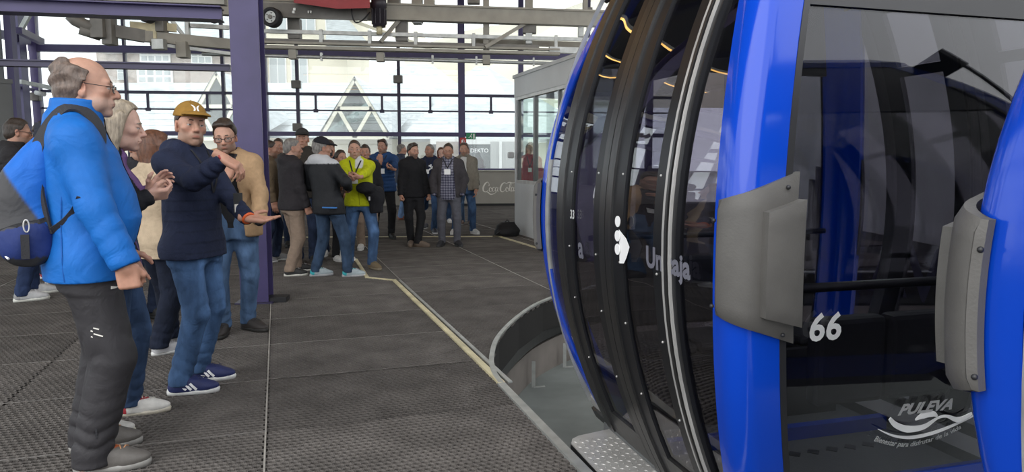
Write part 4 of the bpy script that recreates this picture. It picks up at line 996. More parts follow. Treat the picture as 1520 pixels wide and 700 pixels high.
def tyre(px, py, Y, r, label):
    t = bpy.data.objects.new('drive_tyre', None); link(t, rb); t.location = P12(px, py, Y); t.rotation_euler = (0, 0, math.radians(-10)); t['label'] = label
    tm = MB(); n = 28; prof = [(r * .62, -.07), (r * .9, -.085), (r, -.06), (r, .06), (r * .9, .085), (r * .62, .07)]
    V = [(q[0] * math.cos(2 * math.pi * k / n), q[1], q[0] * math.sin(2 * math.pi * k / n)) for k in range(n) for q in prof]; L = len(prof)
    tm.add(V, [(k * L + j, ((k + 1) % n) * L + j, ((k + 1) % n) * L + (j + 1) % L, k * L + (j + 1) % L) for k in range(n) for j in range(L)], True).build('tread', M['tyre'], t)
    MB().tube([(0, -.06, 0), (0, .06, 0)], r * .62, 20).build('rim', M['galv'], t); MB().tube([(0, -.085, 0), (0, .0, 0)], r * .22, 12).build('hub', M['rail_dark'], t)
    for k in range(5): MB().tube([(math.cos(k * 1.257) * r * .42, -.07, math.sin(k * 1.257) * r * .42), (math.cos(k * 1.257) * r * .42, -.05, math.sin(k * 1.257) * r * .42)], r * .07, 8).build('wheel_bolt', M['dark_alu'], t)
tyre(404, 26, 11.7, .155, 'black rubber drive tyre under the rail just beside the purple column')
for px, Y, tx in ((219, 11.0, 'black drive tyre half hidden above the purple beam, left of the other'), (315, 11.2, 'black drive tyre half hidden above the purple beam, closest to the column')): tyre(px, 24, Y, .10, tx)
# cable tray bundle and pipes
ct = thing('cable_tray', 'grey metal cable tray running under the beige rail', 'cable tray', (0, 12, 0))
def run(name, x0, y0, x1, y1, w, h, m, parent=ct, Y0=None, Y1=None):
    MB().bar(P12(x0, y0, Y0 or along(x0)), P12(x1, y1, Y1 or along(x1)), w, h).build(name, m, parent)
run('top_rail', 388, 46, 880, 59, .06, .06, M['galv']); run('tray_back', 388, 60, 800, 70, .05, .07, M['rail_dark']); run('tray_side', 225, 58.5, 830, 74, .12, .035, M['rail']); run('tray_base', 225, 66, 830, 80, .16, .05, M['rail'])
run('tray_rear', 700, 62, 880, 67, .05, .10, M['rail'], ct, 12.8, 13.4); run('tray_end', 815, 74, 880, 76, .1, .10, M['galv'])
for px in (477, 549, 617, 703, 825): blk('tray_clip', px - 2, 42 + (px - 388) * .0245, px + 2.5, 64 + (px - 388) * .0245, along(px), .1, M['galv'], ct, 0)
for px, y0, y1 in ((435, 72, 88), (565, 78, 92), (722, 82, 96)): blk('tray_hanger', px - 5.5, y0, px + 5.5, y1, along(px), .12, M['rail'], ct)
for q in ((565, 62, 592, 30), (720, 70, 781, 34)): run('brace_arm', q[0], q[1], q[2], q[3], .07, .06, M['rail'], ct, along(q[0]) - .1, along(q[2]))
pp = [(390, 82.5), (500, 85.5), (700, 91), (850, 95)]; hp = thing('conduit_pipe', 'thin galvanised conduit pipe slung lowest below the cable tray', 'pipe', (0, 12, 0))
MB().tube([P12(300, 80, 11.8)] + [P12(x, y, along(x)) for x, y in pp], .030, 10).build('pipe', M['galv'], hp)
for px in (477, 561, 642, 707, 792): blk('pipe_clip', px - 1.2, 76 + (px - 385) * .024, px + 1.5, 88 + (px - 385) * .024, along(px), .05, M['galv'], hp, 0)
# the curved end of the conveyor, over the left of the hall
ce = thing('conveyor_end', 'brownish end of the conveyor with square clamps, left of the purple column', 'conveyor', (0, 12, 0))
al = lambda px: 10.6 + 1.4 * (px - 100) / 285
for q in ((139, 24, 156, 57, 'rail_dark'), (156, 26, 169, 67, 'rail_dark'), (265, 62, 279, 86, 'rail'), (234, 28, 246, 48, 'rail_dark')): blk('clamp_block', *q[:4], al(q[0]), .18, M[q[4]], ce)
ra = [(104, 22), (112, 30), (128, 38), (150, 43)]; MB().tube([P12(x, y, al(x)) for x, y in ra], .09, 8).build('guide_end', M['rail_dark'], ce); MB().tube([P12(118, 43, al(118)), P12(150, 53, al(150))], .08, 8).build('guide_end', M['rail_dark'], ce)
run('guide_rail', 168, 46, 215, 54, .12, .18, M['rail_dark'], ce, al(168), al(215)); run('guide_rail', 215, 54, 345, 66, .12, .16, M['rail'], ce, al(215), al(345))
run('yellow_rail', 193, 38, 232, 42, .08, .12, M['yellow'], ce, al(193), al(232)); run('yellow_rail', 246, 40, 262, 42, .08, .12, M['yellow'], ce, al(246), al(262)); run('guide_rail', 282, 38, 340, 41, .08, .06, M['galv'], ce, al(282), al(340))
run('conduit', 235, 66, 345, 80, .05, .05, M['galv'], ce, al(235), al(345)); blk('yellow_bracket', 226, 34, 233, 64, al(226), .1, M['yellow'], ce); blk('junction_box', 228, 58, 245, 74, al(228) - .1, .14, M['galv'], ce); run('brace_arm', 255, 30, 272, 52, .05, .05, M['galv'], ce, al(255), al(272)); blk('bracket', 276, 30, 281, 54, al(276), .08, M['galv'], ce)

# ------------------------------------------------------------------ the counter, signs, booth, rucksack
c0 = wp(wall_s(600), 0, .72); c1 = wp(wall_s(800), 0, .72); ang = math.atan2(c1.y - c0.y, c1.x - c0.x); L = (c1 - c0).length
ctn = thing('counter', 'beige-grey counter front with cream script lettering under the back windows', 'counter', tuple(c0), ang)
MB().box((0, 0, .08), (L, .5, 1.08)).build('front', M['counter'], ctn); MB().box((0, .05, 0), (L, .5, .08)).build('plinth', M['black'], ctn); MB().box((-.02, -.03, 1.08), (L + .02, .52, 1.12)).build('top', M['rail'], ctn)
def fnt(px): return (wp(wall_s(px), 0, .72) - c0).length
def script_logo(parent, x0, w, zb):
    """cream script lettering drawn as swelling pen strokes"""
    k = w / 10.0; u = MB(); 
    def pen(pts, wd):
        path = smooth_path([Vector((p[0], 0, p[1])) for p in pts], 6); ws = np.interp(np.linspace(0, 1, len(path)), np.linspace(0, 1, len(wd)), wd)
        u.ribbon([Vector((x0 + p.x * k, -.006, zb + p.z * k)) for p in path], Vector((0, -1, 0)), [float(a) * k for a in ws], .004)
    pen([(1.9, 2.9), (1.5, 3.3), (.8, 2.9), (.15, 1.7), (.2, .6), (.9, .25), (1.7, .8)], [.1, .2, .4, .5, .4, .25, .1])           # C
    pen([(1.9, 2.9), (2.0, 2.3), (1.7, 2.1)], [.1, .25, .1]); pen([(.9, .25), (1.6, .1), (2.4, -.5), (3.4, -.35), (4.4, .3)], [.1, .3, .35, .2, .05])
    def o(x, r=.55): pen([(x + r, 1.2), (x + .3, 1.75), (x - .1, 1.1), (x + .1, .35), (x + .6, .45), (x + .75, 1.1), (x + .45, 1.6)], [.1, .15, .28, .22, .1, .2, .1])
    o(2.1); pen([(3.75, 1.5), (3.35, 1.7), (3.0, 1.1), (3.15, .4), (3.8, .7)], [.15, .2, .3, .2, .06])                                       # o c
    pen([(4.6, 1.5), (4.2, 1.7), (3.9, 1.0), (4.05, .4), (4.5, .8), (4.75, 1.6), (4.6, .5), (5.1, .6)], [.1, .2, .28, .2, .1, .22, .2, .06])   # a
    pen([(7.3, 2.7), (6.9, 3.1), (6.1, 2.7), (5.55, 1.6), (5.6, .6), (6.2, .25), (6.9, .8)], [.1, .2, .4, .5, .4, .25, .1])                   # C
    pen([(7.3, 2.7), (8.2, 3.2), (9.4, 3.0), (10.0, 3.2)], [.1, .3, .25, .05]); o(7.3)
    pen([(8.3, .9), (8.9, 2.4), (8.8, 3.0), (8.45, 2.3), (8.4, .7), (8.9, .5)], [.08, .15, .15, .25, .25, .08])                                # l
    pen([(9.6, 1.5), (9.2, 1.7), (8.9, 1.0), (9.05, .4), (9.5, .8), (9.75, 1.6), (9.6, .5), (10.1, .8)], [.1, .2, .28, .2, .1, .22, .2, .06])  # a
    ob = u.build('script_lettering', M['cream_print'], parent); return ob
script_logo(ctn, fnt(714.5), fnt(760) - fnt(714.5), .42)
p = wp(wall_s(699.5), 2.20, .14)
es = thing('exit_sign', 'small green running-man exit sign beside the thick purple mullion', 'sign', tuple(p), ang); MB().box((-.15, -.02, -.1), (.15, .02, .1)).build('plate', M['green_sign'], es)
fg = MB(); fg.ball((.02, -.022, .055), (.02, .004, .02), 8, 4); fg.ribbon([(.01, -.022, .035), (-.01, -.022, -.01), (.03, -.022, -.03), (.02, -.022, -.075)], Vector((0, -1, 0)), .022, .004); fg.ribbon([(-.01, -.022, -.01), (-.05, -.022, -.04), (-.075, -.022, -.04)], Vector((0, -1, 0)), .02, .004); fg.ribbon([(.01, -.022, .03), (-.03, -.022, .02)], Vector((0, -1, 0)), .014, .004); fg.box((.07, -.024, -.08), (.12, -.02, .07)); fg.build('pictogram', M['white'], es)
p = wp(wall_s(688), 2.02, .14)
fs = thing('fire_sign', 'small red fire equipment sign on the thick purple mullion', 'sign', tuple(p), ang); MB().box((-.10, -.02, -.13), (.10, .02, .13)).build('plate', M['red_sign'], fs)
fg = MB(); fg.box((-.05, -.024, -.09), (-.005, -.02, .05)); fg.ribbon([(-.03, -.022, .06), (.0, -.022, .08), (.03, -.022, .05), (.04, -.022, -.02)], Vector((0, -1, 0)), .014, .004); fg.build('pictogram', M['white'], fs)
# booth
b0 = floor_at(764, 345.5); b1 = b0[:2] + AX * 4.2; bang = math.atan2(AX[1], AX[0])
bo = thing('control_booth', 'pale grey control booth with large windows behind the blue cabin', 'booth', (float(b0[0]), float(b0[1]), 0), bang)   # local x towards the camera, y to the right
BL = 4.2; BH = 2.98
MB().box((.0, .0, .0), (BL, .08, .98)).build('lower_panel', M['white_panel'], bo); MB().box((0, -.01, 2.62), (BL, .09, BH)).build('fascia', M['white_panel'], bo)
MB().box((0, 0, .98), (.10, .09, 2.62)).build('corner_post', M['white_panel'], bo); MB().box((.10, .0, .98), (BL, .10, 1.04)).build('sill', M['alu'], bo); MB().box((.10, .0, 2.56), (BL, .08, 2.62)).build('head_rail', M['alu'], bo)
for x in (.13, 1.02, 1.06, 2.2, 3.4): MB().box((x, .01, 1.04), (x + .05, .08, 2.56)).build('window_frame', M['dark_alu'], bo)
for x0, x1 in ((.18, 1.02), (1.11, 2.2), (2.25, 3.4), (3.45, 4.15)): MB().box((x0, .038, 1.04), (x1, .046, 2.56)).build('pane', M['booth_glass'], bo)
MB().box((0, .08, 0), (.08, 2.6, .98)).build('rear_panel', M['white_panel'], bo); MB().box((0, .08, 2.62), (.08, 2.6, BH)).build('rear_fascia', M['white_panel'], bo); MB().box((-.05, -.03, BH), (BL, 2.7, BH + .06)).build('roof', M['white_panel'], bo); MB().box((.02, 2.5, .98), (.08, 2.6, 2.62)).build('rear_post', M['white_panel'], bo)
MB().box((.03, .12, 1.0), (.05, 2.5, 2.6)).build('rear_pane', M['booth_glass'], bo)
tag(MB().box((-.12, -.03, -.06), (.02, .03, .06), Matrix.Translation((float(b0[0]) - .03, float(b0[1]) + .03, 1.52)) @ Matrix.Rotation(.4, 4, 'Z')).build('loudspeaker', M['white_panel'], None, bevel=.03), 'small pale loudspeaker fixed on the booth corner', 'speaker')
bp = floor_at(757, 348); rk = thing('rucksack', 'black rucksack slumped on the floor against the booth', 'rucksack', (float(bp[0]) - .06, float(bp[1]) - .22, 0), .2)
g = Grid((-.3, -.25, 0), (.3, .25, .34), .012); wbk = wob(5, 16); g.add(loft([(.0, 0, 0, .24, .15), (.1, 0, 0, .25, .16), (.2, .01, 0, .20, .13), (.27, .03, 0, .12, .08)], 2.6)); g.add(ell((-.05, -.13, .09), (.15, .06, .08)), .03); g.disp(lambda x, y, z: .010 * wbk(x, y, z)); V, Q = g.mesh()
soft_obj('bag_body', V, Q, (.016, .016, .018), M['nylon'], rk); MB().tube([(-.04, 0, .24), (.0, -.02, .31), (.06, 0, .25)], .012, 8).build('handle', M['strap'], rk); MB().ribbon([(-.15, -.17, .12), (-.25, -.2, .05), (-.3, -.16, .012), (-.2, -.22, .012)], Vector((0, 0, 1)), .04, .006).build('strap', M['strap'], rk)

# ------------------------------------------------------------------ outside: street, houses, hill
M['cream_wall'] = mat('cream_render', (.72, .66, .52), .8, var=.06, scale=.4); M['slate'] = mat('pale_slate_roof', (.46, .49, .50), .6, var=.18, scale=1.5, bump=.3, bscale=6, stretch=(1, 1, 5))
M['slate_dark'] = mat('slate_roof', (.36, .38, .38), .6, var=.2, scale=2, stretch=(1, 1, 5)); M['stone'] = mat('brown_brick_wall', (.40, .34, .30), .8, var=.2, scale=3)
M['win_white'] = mat('white_window_frame', (.8, .8, .78), .5); M['win_glass'] = mat('far_window_glass', (.42, .45, .45), .15); M['hill'] = mat('dry_hillside', (.50, .46, .36), .9, var=.16, scale=.05); M['street'] = mat('street_paving', (.42, .42, .41), .8, var=.12, scale=.6)
M['frame_cream'] = mat('cream_dormer_frame', (.80, .76, .62), .5); M['dormer_glass'] = glass_mat('dormer_glass', (.6, .68, .66), ior=1.5, dirt=.25); M['curtain'] = mat('shop_curtain', (.45, .45, .44), .8, var=.1, scale=3, stretch=(8, 8, .3)); M['shop_dark'] = mat('shop_interior', (.12, .125, .13), .6, var=.3, scale=1.2)
structure(MB().box((-90, -30, -1.1), (60, 170, -.90)).build('ground', M['street']), 'pale street paving outside')
def V3(px, py, Y): p = at(px, py, Y); return (float(p[0]), float(p[1]), float(p[2]))
def slabpoly(name, pts, th, m, parent):
    """a thick sheet through points, th deep away from the camera"""
    n = len(pts); V = list(pts) + [(p[0], p[1] + th, p[2] - th * .3) for p in pts]
    return MB().add(V, [tuple(range(n)), tuple(range(2 * n - 1, n - 1, -1))] + [(i, i + n, (i + 1) % n + n, (i + 1) % n) for i in range(n)]).build(name, m, parent)
def far_window(parent, px, py, w, h, Y, bars=1, rows=1):
    a = V3(px - w / 2, py + h / 2, Y); b = V3(px + w / 2, py - h / 2, Y); W, H = b[0] - a[0], b[2] - a[2]
    f = MB().box((a[0], Y - .12, a[2]), (b[0], Y + .1, b[2])).build('window', M['win_white'], parent)
    nx = bars; t = W * .06
    for i in range(nx):
        for j in range(rows):
            x0 = a[0] + t + i * (W - t) / nx; x1 = a[0] + (i + 1) * (W - t) / nx; z0 = a[2] + t + j * (H - t) / rows; z1 = a[2] + (j + 1) * (H - t) / rows
            MB().box((x0, Y - .14, z0), (x1, Y - .1, z1)).build('pane', M['win_glass'], f)
# cream house behind
hs1 = thing('house', 'cream rendered house with white windows and a grey slate gable, beyond the glazing', 'house', (0, 0, 0))
a = V3(392, 140, 52); b = V3(512, -60, 52); MB().box((a[0], 52, -1), (b[0], 60, b[2])).build('wall', M['cream_wall'], hs1)
for px, py in ((413, 27), (455, 27), (497, 30)): far_window(hs1, px, py, 26, 44, 52, 2, 1)
for px, py in ((413, 105), (445, 105)): far_window(hs1, px, py, 24, 40, 52, 2, 1)
slabpoly('gable_roof', [V3(483, 66, 49), V3(487, 12, 51), V3(500, 8, 51), V3(548, 66, 49)], .8, M['slate_dark'], hs1); slabpoly('roof', [V3(500, 20, 51.5), V3(520, -10, 53), V3(600, 5, 53), V3(640, 70, 51)], .6, M['cream_wall'], hs1)
# brick building on the left
hs2 = thing('house', 'brown brick building with tall white windows behind the slate roof', 'house', (0, 0, 0))
a = V3(150, 200, 50); b = V3(370, 70, 50); MB().box((a[0], 50, -1), (b[0], 58, b[2])).build('wall', M['stone'], hs2); c = V3(150, 72, 49.6); d = V3(369, 62, 49.6); MB().box((c[0], 49.4, c[2] - .3), (d[0], 50.6, d[2])).build('eaves', M['win_white'], hs2)
slabpoly('roof', [V3(150, 70, 49.6), V3(170, 22, 56), V3(350, 26, 56), V3(369, 66, 49.6)], .5, M['slate'], hs2)
for px, py, w, h, n in ((231, 113, 52, 24, 4), (231, 82, 44, 22, 4), (182, 108, 12, 22, 1), (300, 84, 30, 22, 3)): far_window(hs2, px, py, w, h, 50, n, 2)
# long slate roof with triangular glazed dormers
sl = thing('slate_building', 'low building with a huge pale slate roof and triangular glazed dormers', 'building', (0, 0, 0))
def course(px0, px1, y0, y1, Y0, Y1, n, name='slate_course'):
    for i in range(n):
        t0, t1 = i / n, (i + 1.12) / n; yy0 = y0 + (y1 - y0) * t0; yy1 = y0 + (y1 - y0) * t1; Ya = Y0 + (Y1 - Y0) * t0 - .05; Yb = Y0 + (Y1 - Y0) * t1
        slabpoly(name, [V3(px0, yy0, Ya), V3(px0, yy1, Yb), V3(px1, yy1, Yb), V3(px1, yy0, Ya)], .12, M['slate'], sl)
course(120, 640, 204, 124, 36, 45, 9)
slabpoly('hip_roof', [V3(590, 206, 34.5), V3(706, 98, 42), V3(722, 98, 42), V3(800, 206, 34.5)], .4, M['slate'], sl); slabpoly('hip_roof', [V3(722, 98, 42), V3(790, 140, 40), V3(900, 206, 36), V3(800, 206, 34.5)], .4, M['slate_dark'], sl)
slabpoly('hip_roof', [V3(410, 206, 40), V3(565, 118, 44), V3(600, 95, 46), V3(640, 95, 46), V3(700, 140, 44), V3(690, 206, 40)], .4, M['slate'], sl)
MB().box((V3(120, 200, 36)[0], 36.4, -1), (V3(900, 200, 36)[0], 44, V3(500, 206, 36)[2])).build('wall', M['cream_wall'], sl)
def dormer(px, top, half, base, Y, lab):
    A = Vector(V3(px, top, Y)); Lp = Vector(V3(px - half, base, Y)); Rp = Vector(V3(px + half, base, Y)); d = MB().add([A, Lp, Rp, A + Vector((0, .05, 0)), Lp + Vector((0, .05, 0)), Rp + Vector((0, .05, 0))], [(0, 1, 2), (5, 4, 3), (0, 3, 4, 1), (1, 4, 5, 2), (2, 5, 3, 0)]).build('dormer_glazing', M['dormer_glass'], sl)
    for p, q in ((A, Lp), (A, Rp), (Lp, Rp), ((A + Lp) / 2, (Lp + Rp) / 2), ((A + Rp) / 2, (Lp + Rp) / 2), ((A + Lp) / 2, (A + Rp) / 2)):
        MB().bar(p, q, .16, .18, (0, 1, 0)).build('dormer_frame', M['frame_cream'], d)
    for e, sgn in ((Lp, -1), (Rp, 1)):
        slabpoly('dormer_roof', [tuple(A + Vector((0, -.15, .12))), tuple(e + Vector((sgn * .2, -.15, 0))), tuple(e + Vector((sgn * .2, 5, 1.2))), tuple(A + Vector((0, 7, .12)))], .02, M['slate'], sl)
dormer(527, 117, 50, 204, 33.2, ''); dormer(322, 109, 52, 206, 33.0, '')
# shop opposite
sh = thing('shop_front', 'shop front across the street with white sign lettering and curtains', 'shop', (0, 0, 0))
a = V3(640, 300, 33); b = V3(800, 206, 33); MB().box((a[0], 33, -1), (b[0], 34, b[2])).build('wall', M['shop_dark'], sh); MB().box((a[0], 32.9, b[2] - .25), (b[0], 33.05, b[2])).build('fascia', M['win_white'], sh)
for x0, x1, m in ((648, 684, 'stone'), (728, 742, 'curtain'), (745, 766, 'curtain'), (770, 795, 'curtain')): p = V3(x0, 255, 32.8); q = V3(x1, 210, 32.8); MB().box((p[0], 32.75, p[2]), (q[0], 32.85, q[2])).build('curtain', M[m], sh)
for x in (690, 743, 768): p = V3(x, 206, 32.6); MB().box((p[0] - .06, 32.55, -1), (p[0] + .06, 32.7, p[2])).build('shop_mullion', M['win_white'], sh)
p = V3(698, 226, 32.5); text_obj('sign_lettering', 'DEKTO', .25, Matrix.Translation(p) @ Matrix.Rotation(math.radians(90), 4, 'X'), M['white'], sh)
hl = thing('hillside', 'pale dry hillside rising far behind the rooftops', 'hill', (0, 0, 0))
ridge = [(600, 75), (665, 54), (690, 46), (720, 40), (760, 34), (800, 24), (840, 12), (880, -2), (960, -30), (1100, -60)]
V = []; n = len(ridge)
for x, y in ridge: V.append(V3(x, y, 150))
for x, y in ridge: V.append(V3(x, 120 + 0 * y, 105))
for x, y in ridge: V.append(V3(x, 160, 104))
for x, y in ridge: p = V3(x, 100, 165); V.append(p)
MB().add(V, [(i, i + n, i + n + 1, i + 1) for i in range(n - 1)] + [(i + n, i + 2 * n, i + 2 * n + 1, i + n + 1) for i in range(n - 1)] + [(i + 3 * n, i, i + 1, i + 3 * n + 1) for i in range(n - 1)], True).build('slope', M['hill'], hl)

# ------------------------------------------------------------------ the cabins (local x across from the door side, y along, z up)
CL, CUV, CVV, CZ, CWD = 1.871, .222, .243, 1.124, 2.0
qz = lambda z: (z - CZ) ** 2
sideL = lambda z: CVV * qz(z)
endN = lambda z: -CL / 2 + CUV * qz(z)
ZS = [.02 + (2.37 - .02) * i / 28 for i in range(29)]
def side_patch(name, ua, ub, z0, z1, out, th, m, parent, right=False, n=22, smooth=True):
    """strip of the bowed side between ua(z) and ub(z), standing 'out' proud, th thick"""
    fa = ua if callable(ua) else (lambda z: ua); fb = ub if callable(ub) else (lambda z: ub)
    V = []; P = []
    for i in range(n + 1):
        z = z0 + (z1 - z0) * i / n; sl = 2 * CVV * (z - CZ); nl = math.hypot(1, sl); nx, nz = -1 / nl, sl / nl   # outward normal
        for u, d in ((fa(z), out), (fb(z), out), (fb(z), out - th), (fa(z), out - th)):
            x = sideL(z) + nx * d; zz = z + nz * d
            V.append((x if not right else CWD - x, u, zz))
    for i in range(n):
        for k in range(4):
            q = (i * 4 + k, i * 4 + (k + 1) % 4, i * 4 + 4 + (k + 1) % 4, i * 4 + 4 + k); P.append(q if right else q[::-1])
    P += [(0, 1, 2, 3) if not right else (3, 2, 1, 0), tuple(n * 4 + k for k in ((3, 2, 1, 0) if not right else (0, 1, 2, 3)))]
    mb = MB().add(V, P, False); o = mb.build(name, m, parent)
    if smooth:
        o.data.polygons.foreach_set('use_smooth', np.ones(len(o.data.polygons), bool)); md = o.modifiers.new('edges', 'EDGE_SPLIT'); md.split_angle = math.radians(35)
    return o
def end_patch(name, va, vb, z0, z1, out, th, m, parent, far=False, n=22):
    fa = va if callable(va) else (lambda z: va); fb = vb if callable(vb) else (lambda z: vb); V = []; P = []
    for i in range(n + 1):
        z = z0 + (z1 - z0) * i / n
        for v, d in ((fa(z), out), (fb(z), out), (fb(z), out - th), (fa(z), out - th)):
            u = endN(z) - d; V.append((v, u if not far else -u, z))
    for i in range(n):
        for k in range(4):
            q = (i * 4 + k, i * 4 + (k + 1) % 4, i * 4 + 4 + (k + 1) % 4, i * 4 + 4 + k); P.append(q if not far else q[::-1])
    P += [(3, 2, 1, 0) if not far else (0, 1, 2, 3), tuple(n * 4 + k for k in ((0, 1, 2, 3) if not far else (3, 2, 1, 0)))]
    o = MB().add(V, P, False).build(name, m, parent)
    o.data.polygons.foreach_set('use_smooth', np.ones(len(o.data.polygons), bool)); md = o.modifiers.new('edges', 'EDGE_SPLIT'); md.split_angle = math.radians(35)
    return o
def corner_path(e, r, vr, nseg=7):
    pts = [(e, 0), (e * .8, 0)] + [(r - r * math.sin(t), r - r * math.cos(t)) for t in np.linspace(0, math.pi / 2, nseg)] + [(0, vr * .75), (0, vr)]
    return pts   # (a from the end, b from the side)
def corner_loft(name, path_of_z, zs, off, th, m, parent, su, sv, zlim=None):
    """wraps a strip round a cabin corner; off = proud of the shell"""
    V = []; P = []; npt = None; flip = (su * sv) > 0
    rows = []
    for z in zs:
        pth = path_of_z(z); npt = len(pth); row = []
        for sgn in (0, 1):
            for j, (a, b) in enumerate(pth):
                t0 = pth[max(j - 1, 0)]; t1 = pth[min(j + 1, npt - 1)]; tx, ty = t1[0] - t0[0], t1[1] - t0[1]; l = math.hypot(tx, ty) + 1e-9
                nx, ny = -ty / l, tx / l     # candidate normal in (a,b); outward is towards negative a and b
                if nx * 1 + ny * 1 > 0: nx, ny = -nx, -ny
                d = off if sgn == 0 else off - th
                row.append((a + nx * d, b + ny * d))
        rows.append(row)
    for i, z in enumerate(zs):
        for (a, b) in rows[i]:
            u = su * (CL / 2 - CUV * qz(z) - a); v = (sideL(z) + b) if sv < 0 else CWD - sideL(z) - b
            zz = z if zlim is None else z
            V.append((v, u, zz))
    N = 2 * npt; ring = list(range(npt)) + list(range(2 * npt - 1, npt - 1, -1))
    for i in range(len(zs) - 1):
        for k in range(N):
            p, q = ring[k], ring[(k + 1) % N]; f = (i * N + p, i * N + q, (i + 1) * N + q, (i + 1) * N + p); P.append(f)
    P += [tuple(ring[::-1]), tuple((len(zs) - 1) * N + k for k in ring)]
    o = MB().add(V, P).build(name, m, parent); bm = bmesh.new(); bm.from_mesh(o.data); bmesh.ops.recalc_face_normals(bm, faces=bm.faces); bm.to_mesh(o.data); bm.free()
    o.data.polygons.foreach_set('use_smooth', np.ones(len(o.data.polygons), bool)); md = o.modifiers.new('edges', 'EDGE_SPLIT'); md.split_angle = math.radians(40); return o
def bumper(root, su, sv):
    """grey rubber bumper wrapped round a corner post, with a thicker block on the end side"""
    full = corner_path(.075, .07, .195, 9); n = len(full); V = []; lens = [0]
    for p, q in zip(full[:-1], full[1:]): lens.append(lens[-1] + math.hypot(q[0] - p[0], q[1] - p[1]))
    def sheet(name, i0, i1, zlo, zhi, off, th):
        off = off * (1.35 if su > 0 else .9)
        pth = full[i0:i1]; ts = [(l - lens[i0]) / (lens[i1 - 1] - lens[i0]) for l in lens[i0:i1]]; nz = 14; V = []; P = []; m = len(pth)
        for k in range(nz + 1):
            for sgn in (0, 1):
                for j, (a, b) in enumerate(pth):
                    t0 = pth[max(j - 1, 0)]; t1 = pth[min(j + 1, m - 1)]; tx, ty = t1[0] - t0[0], t1[1] - t0[1]; l = math.hypot(tx, ty); nx, ny = -abs(ty) / l, -abs(tx) / l
                    edge = min(k, nz - k) / nz; d = (off - (.012 if edge < .02 or j in (0, m - 1) else 0)) if sgn == 0 else off - th
                    z = zlo(ts[j]) + (zhi(ts[j]) - zlo(ts[j])) * k / nz; A, B = a + nx * d, b + ny * d
                    V.append(((sideL(z) + B) if sv < 0 else CWD - sideL(z) - B, su * (CL / 2 - CUV * qz(z) - A), z))
        N = 2 * m; ring = list(range(m)) + list(range(2 * m - 1, m - 1, -1))
        for k in range(nz):
            for q in range(N): P.append((k * N + ring[q], k * N + ring[(q + 1) % N], (k + 1) * N + ring[(q + 1) % N], (k + 1) * N + ring[q]))
        P += [tuple(ring[::-1]), tuple(nz * N + r for r in ring)]
        o = MB().add(V, P).build(name, M['pad'], root); bm = bmesh.new(); bm.from_mesh(o.data); bmesh.ops.recalc_face_normals(bm, faces=bm.faces); bm.to_mesh(o.data); bm.free()
        o.data.polygons.foreach_set('use_smooth', np.ones(len(o.data.polygons), bool)); md = o.modifiers.new('edges', 'EDGE_SPLIT'); md.split_angle = math.radians(30); return o
    b = sheet('bumper', 0, n, lambda t: .935 - .085 * max(0, (t - .1)) / .9, lambda t: 1.285 + .085 * max(0, (t - .1)) / .9, .030, .034)
    bl = sheet('bumper_block', n - 3, n, lambda t: .945 - .035 * t, lambda t: 1.255 + .035 * t, .074, .05); bl.parent = b
    for t, z in ((2, 1.225), (2, .965), (n - 2, 1.325), (n - 2, .885)):
        a, bb = full[t]; s = MB(); A, B = (a, bb - .031) if t < 4 else (a - .031, bb)
        s.ball(((sideL(z) + B) if sv < 0 else CWD - sideL(z) - B, su * (CL / 2 - CUV * qz(z) - A), z), .007, 8, 5).build('screw_hole', M['black'], b)
def on_end(v, z, d=.004): return (v, endN(z) - d, z)
def on_left(u, z, d=.004): return (sideL(z) - d, u, z)
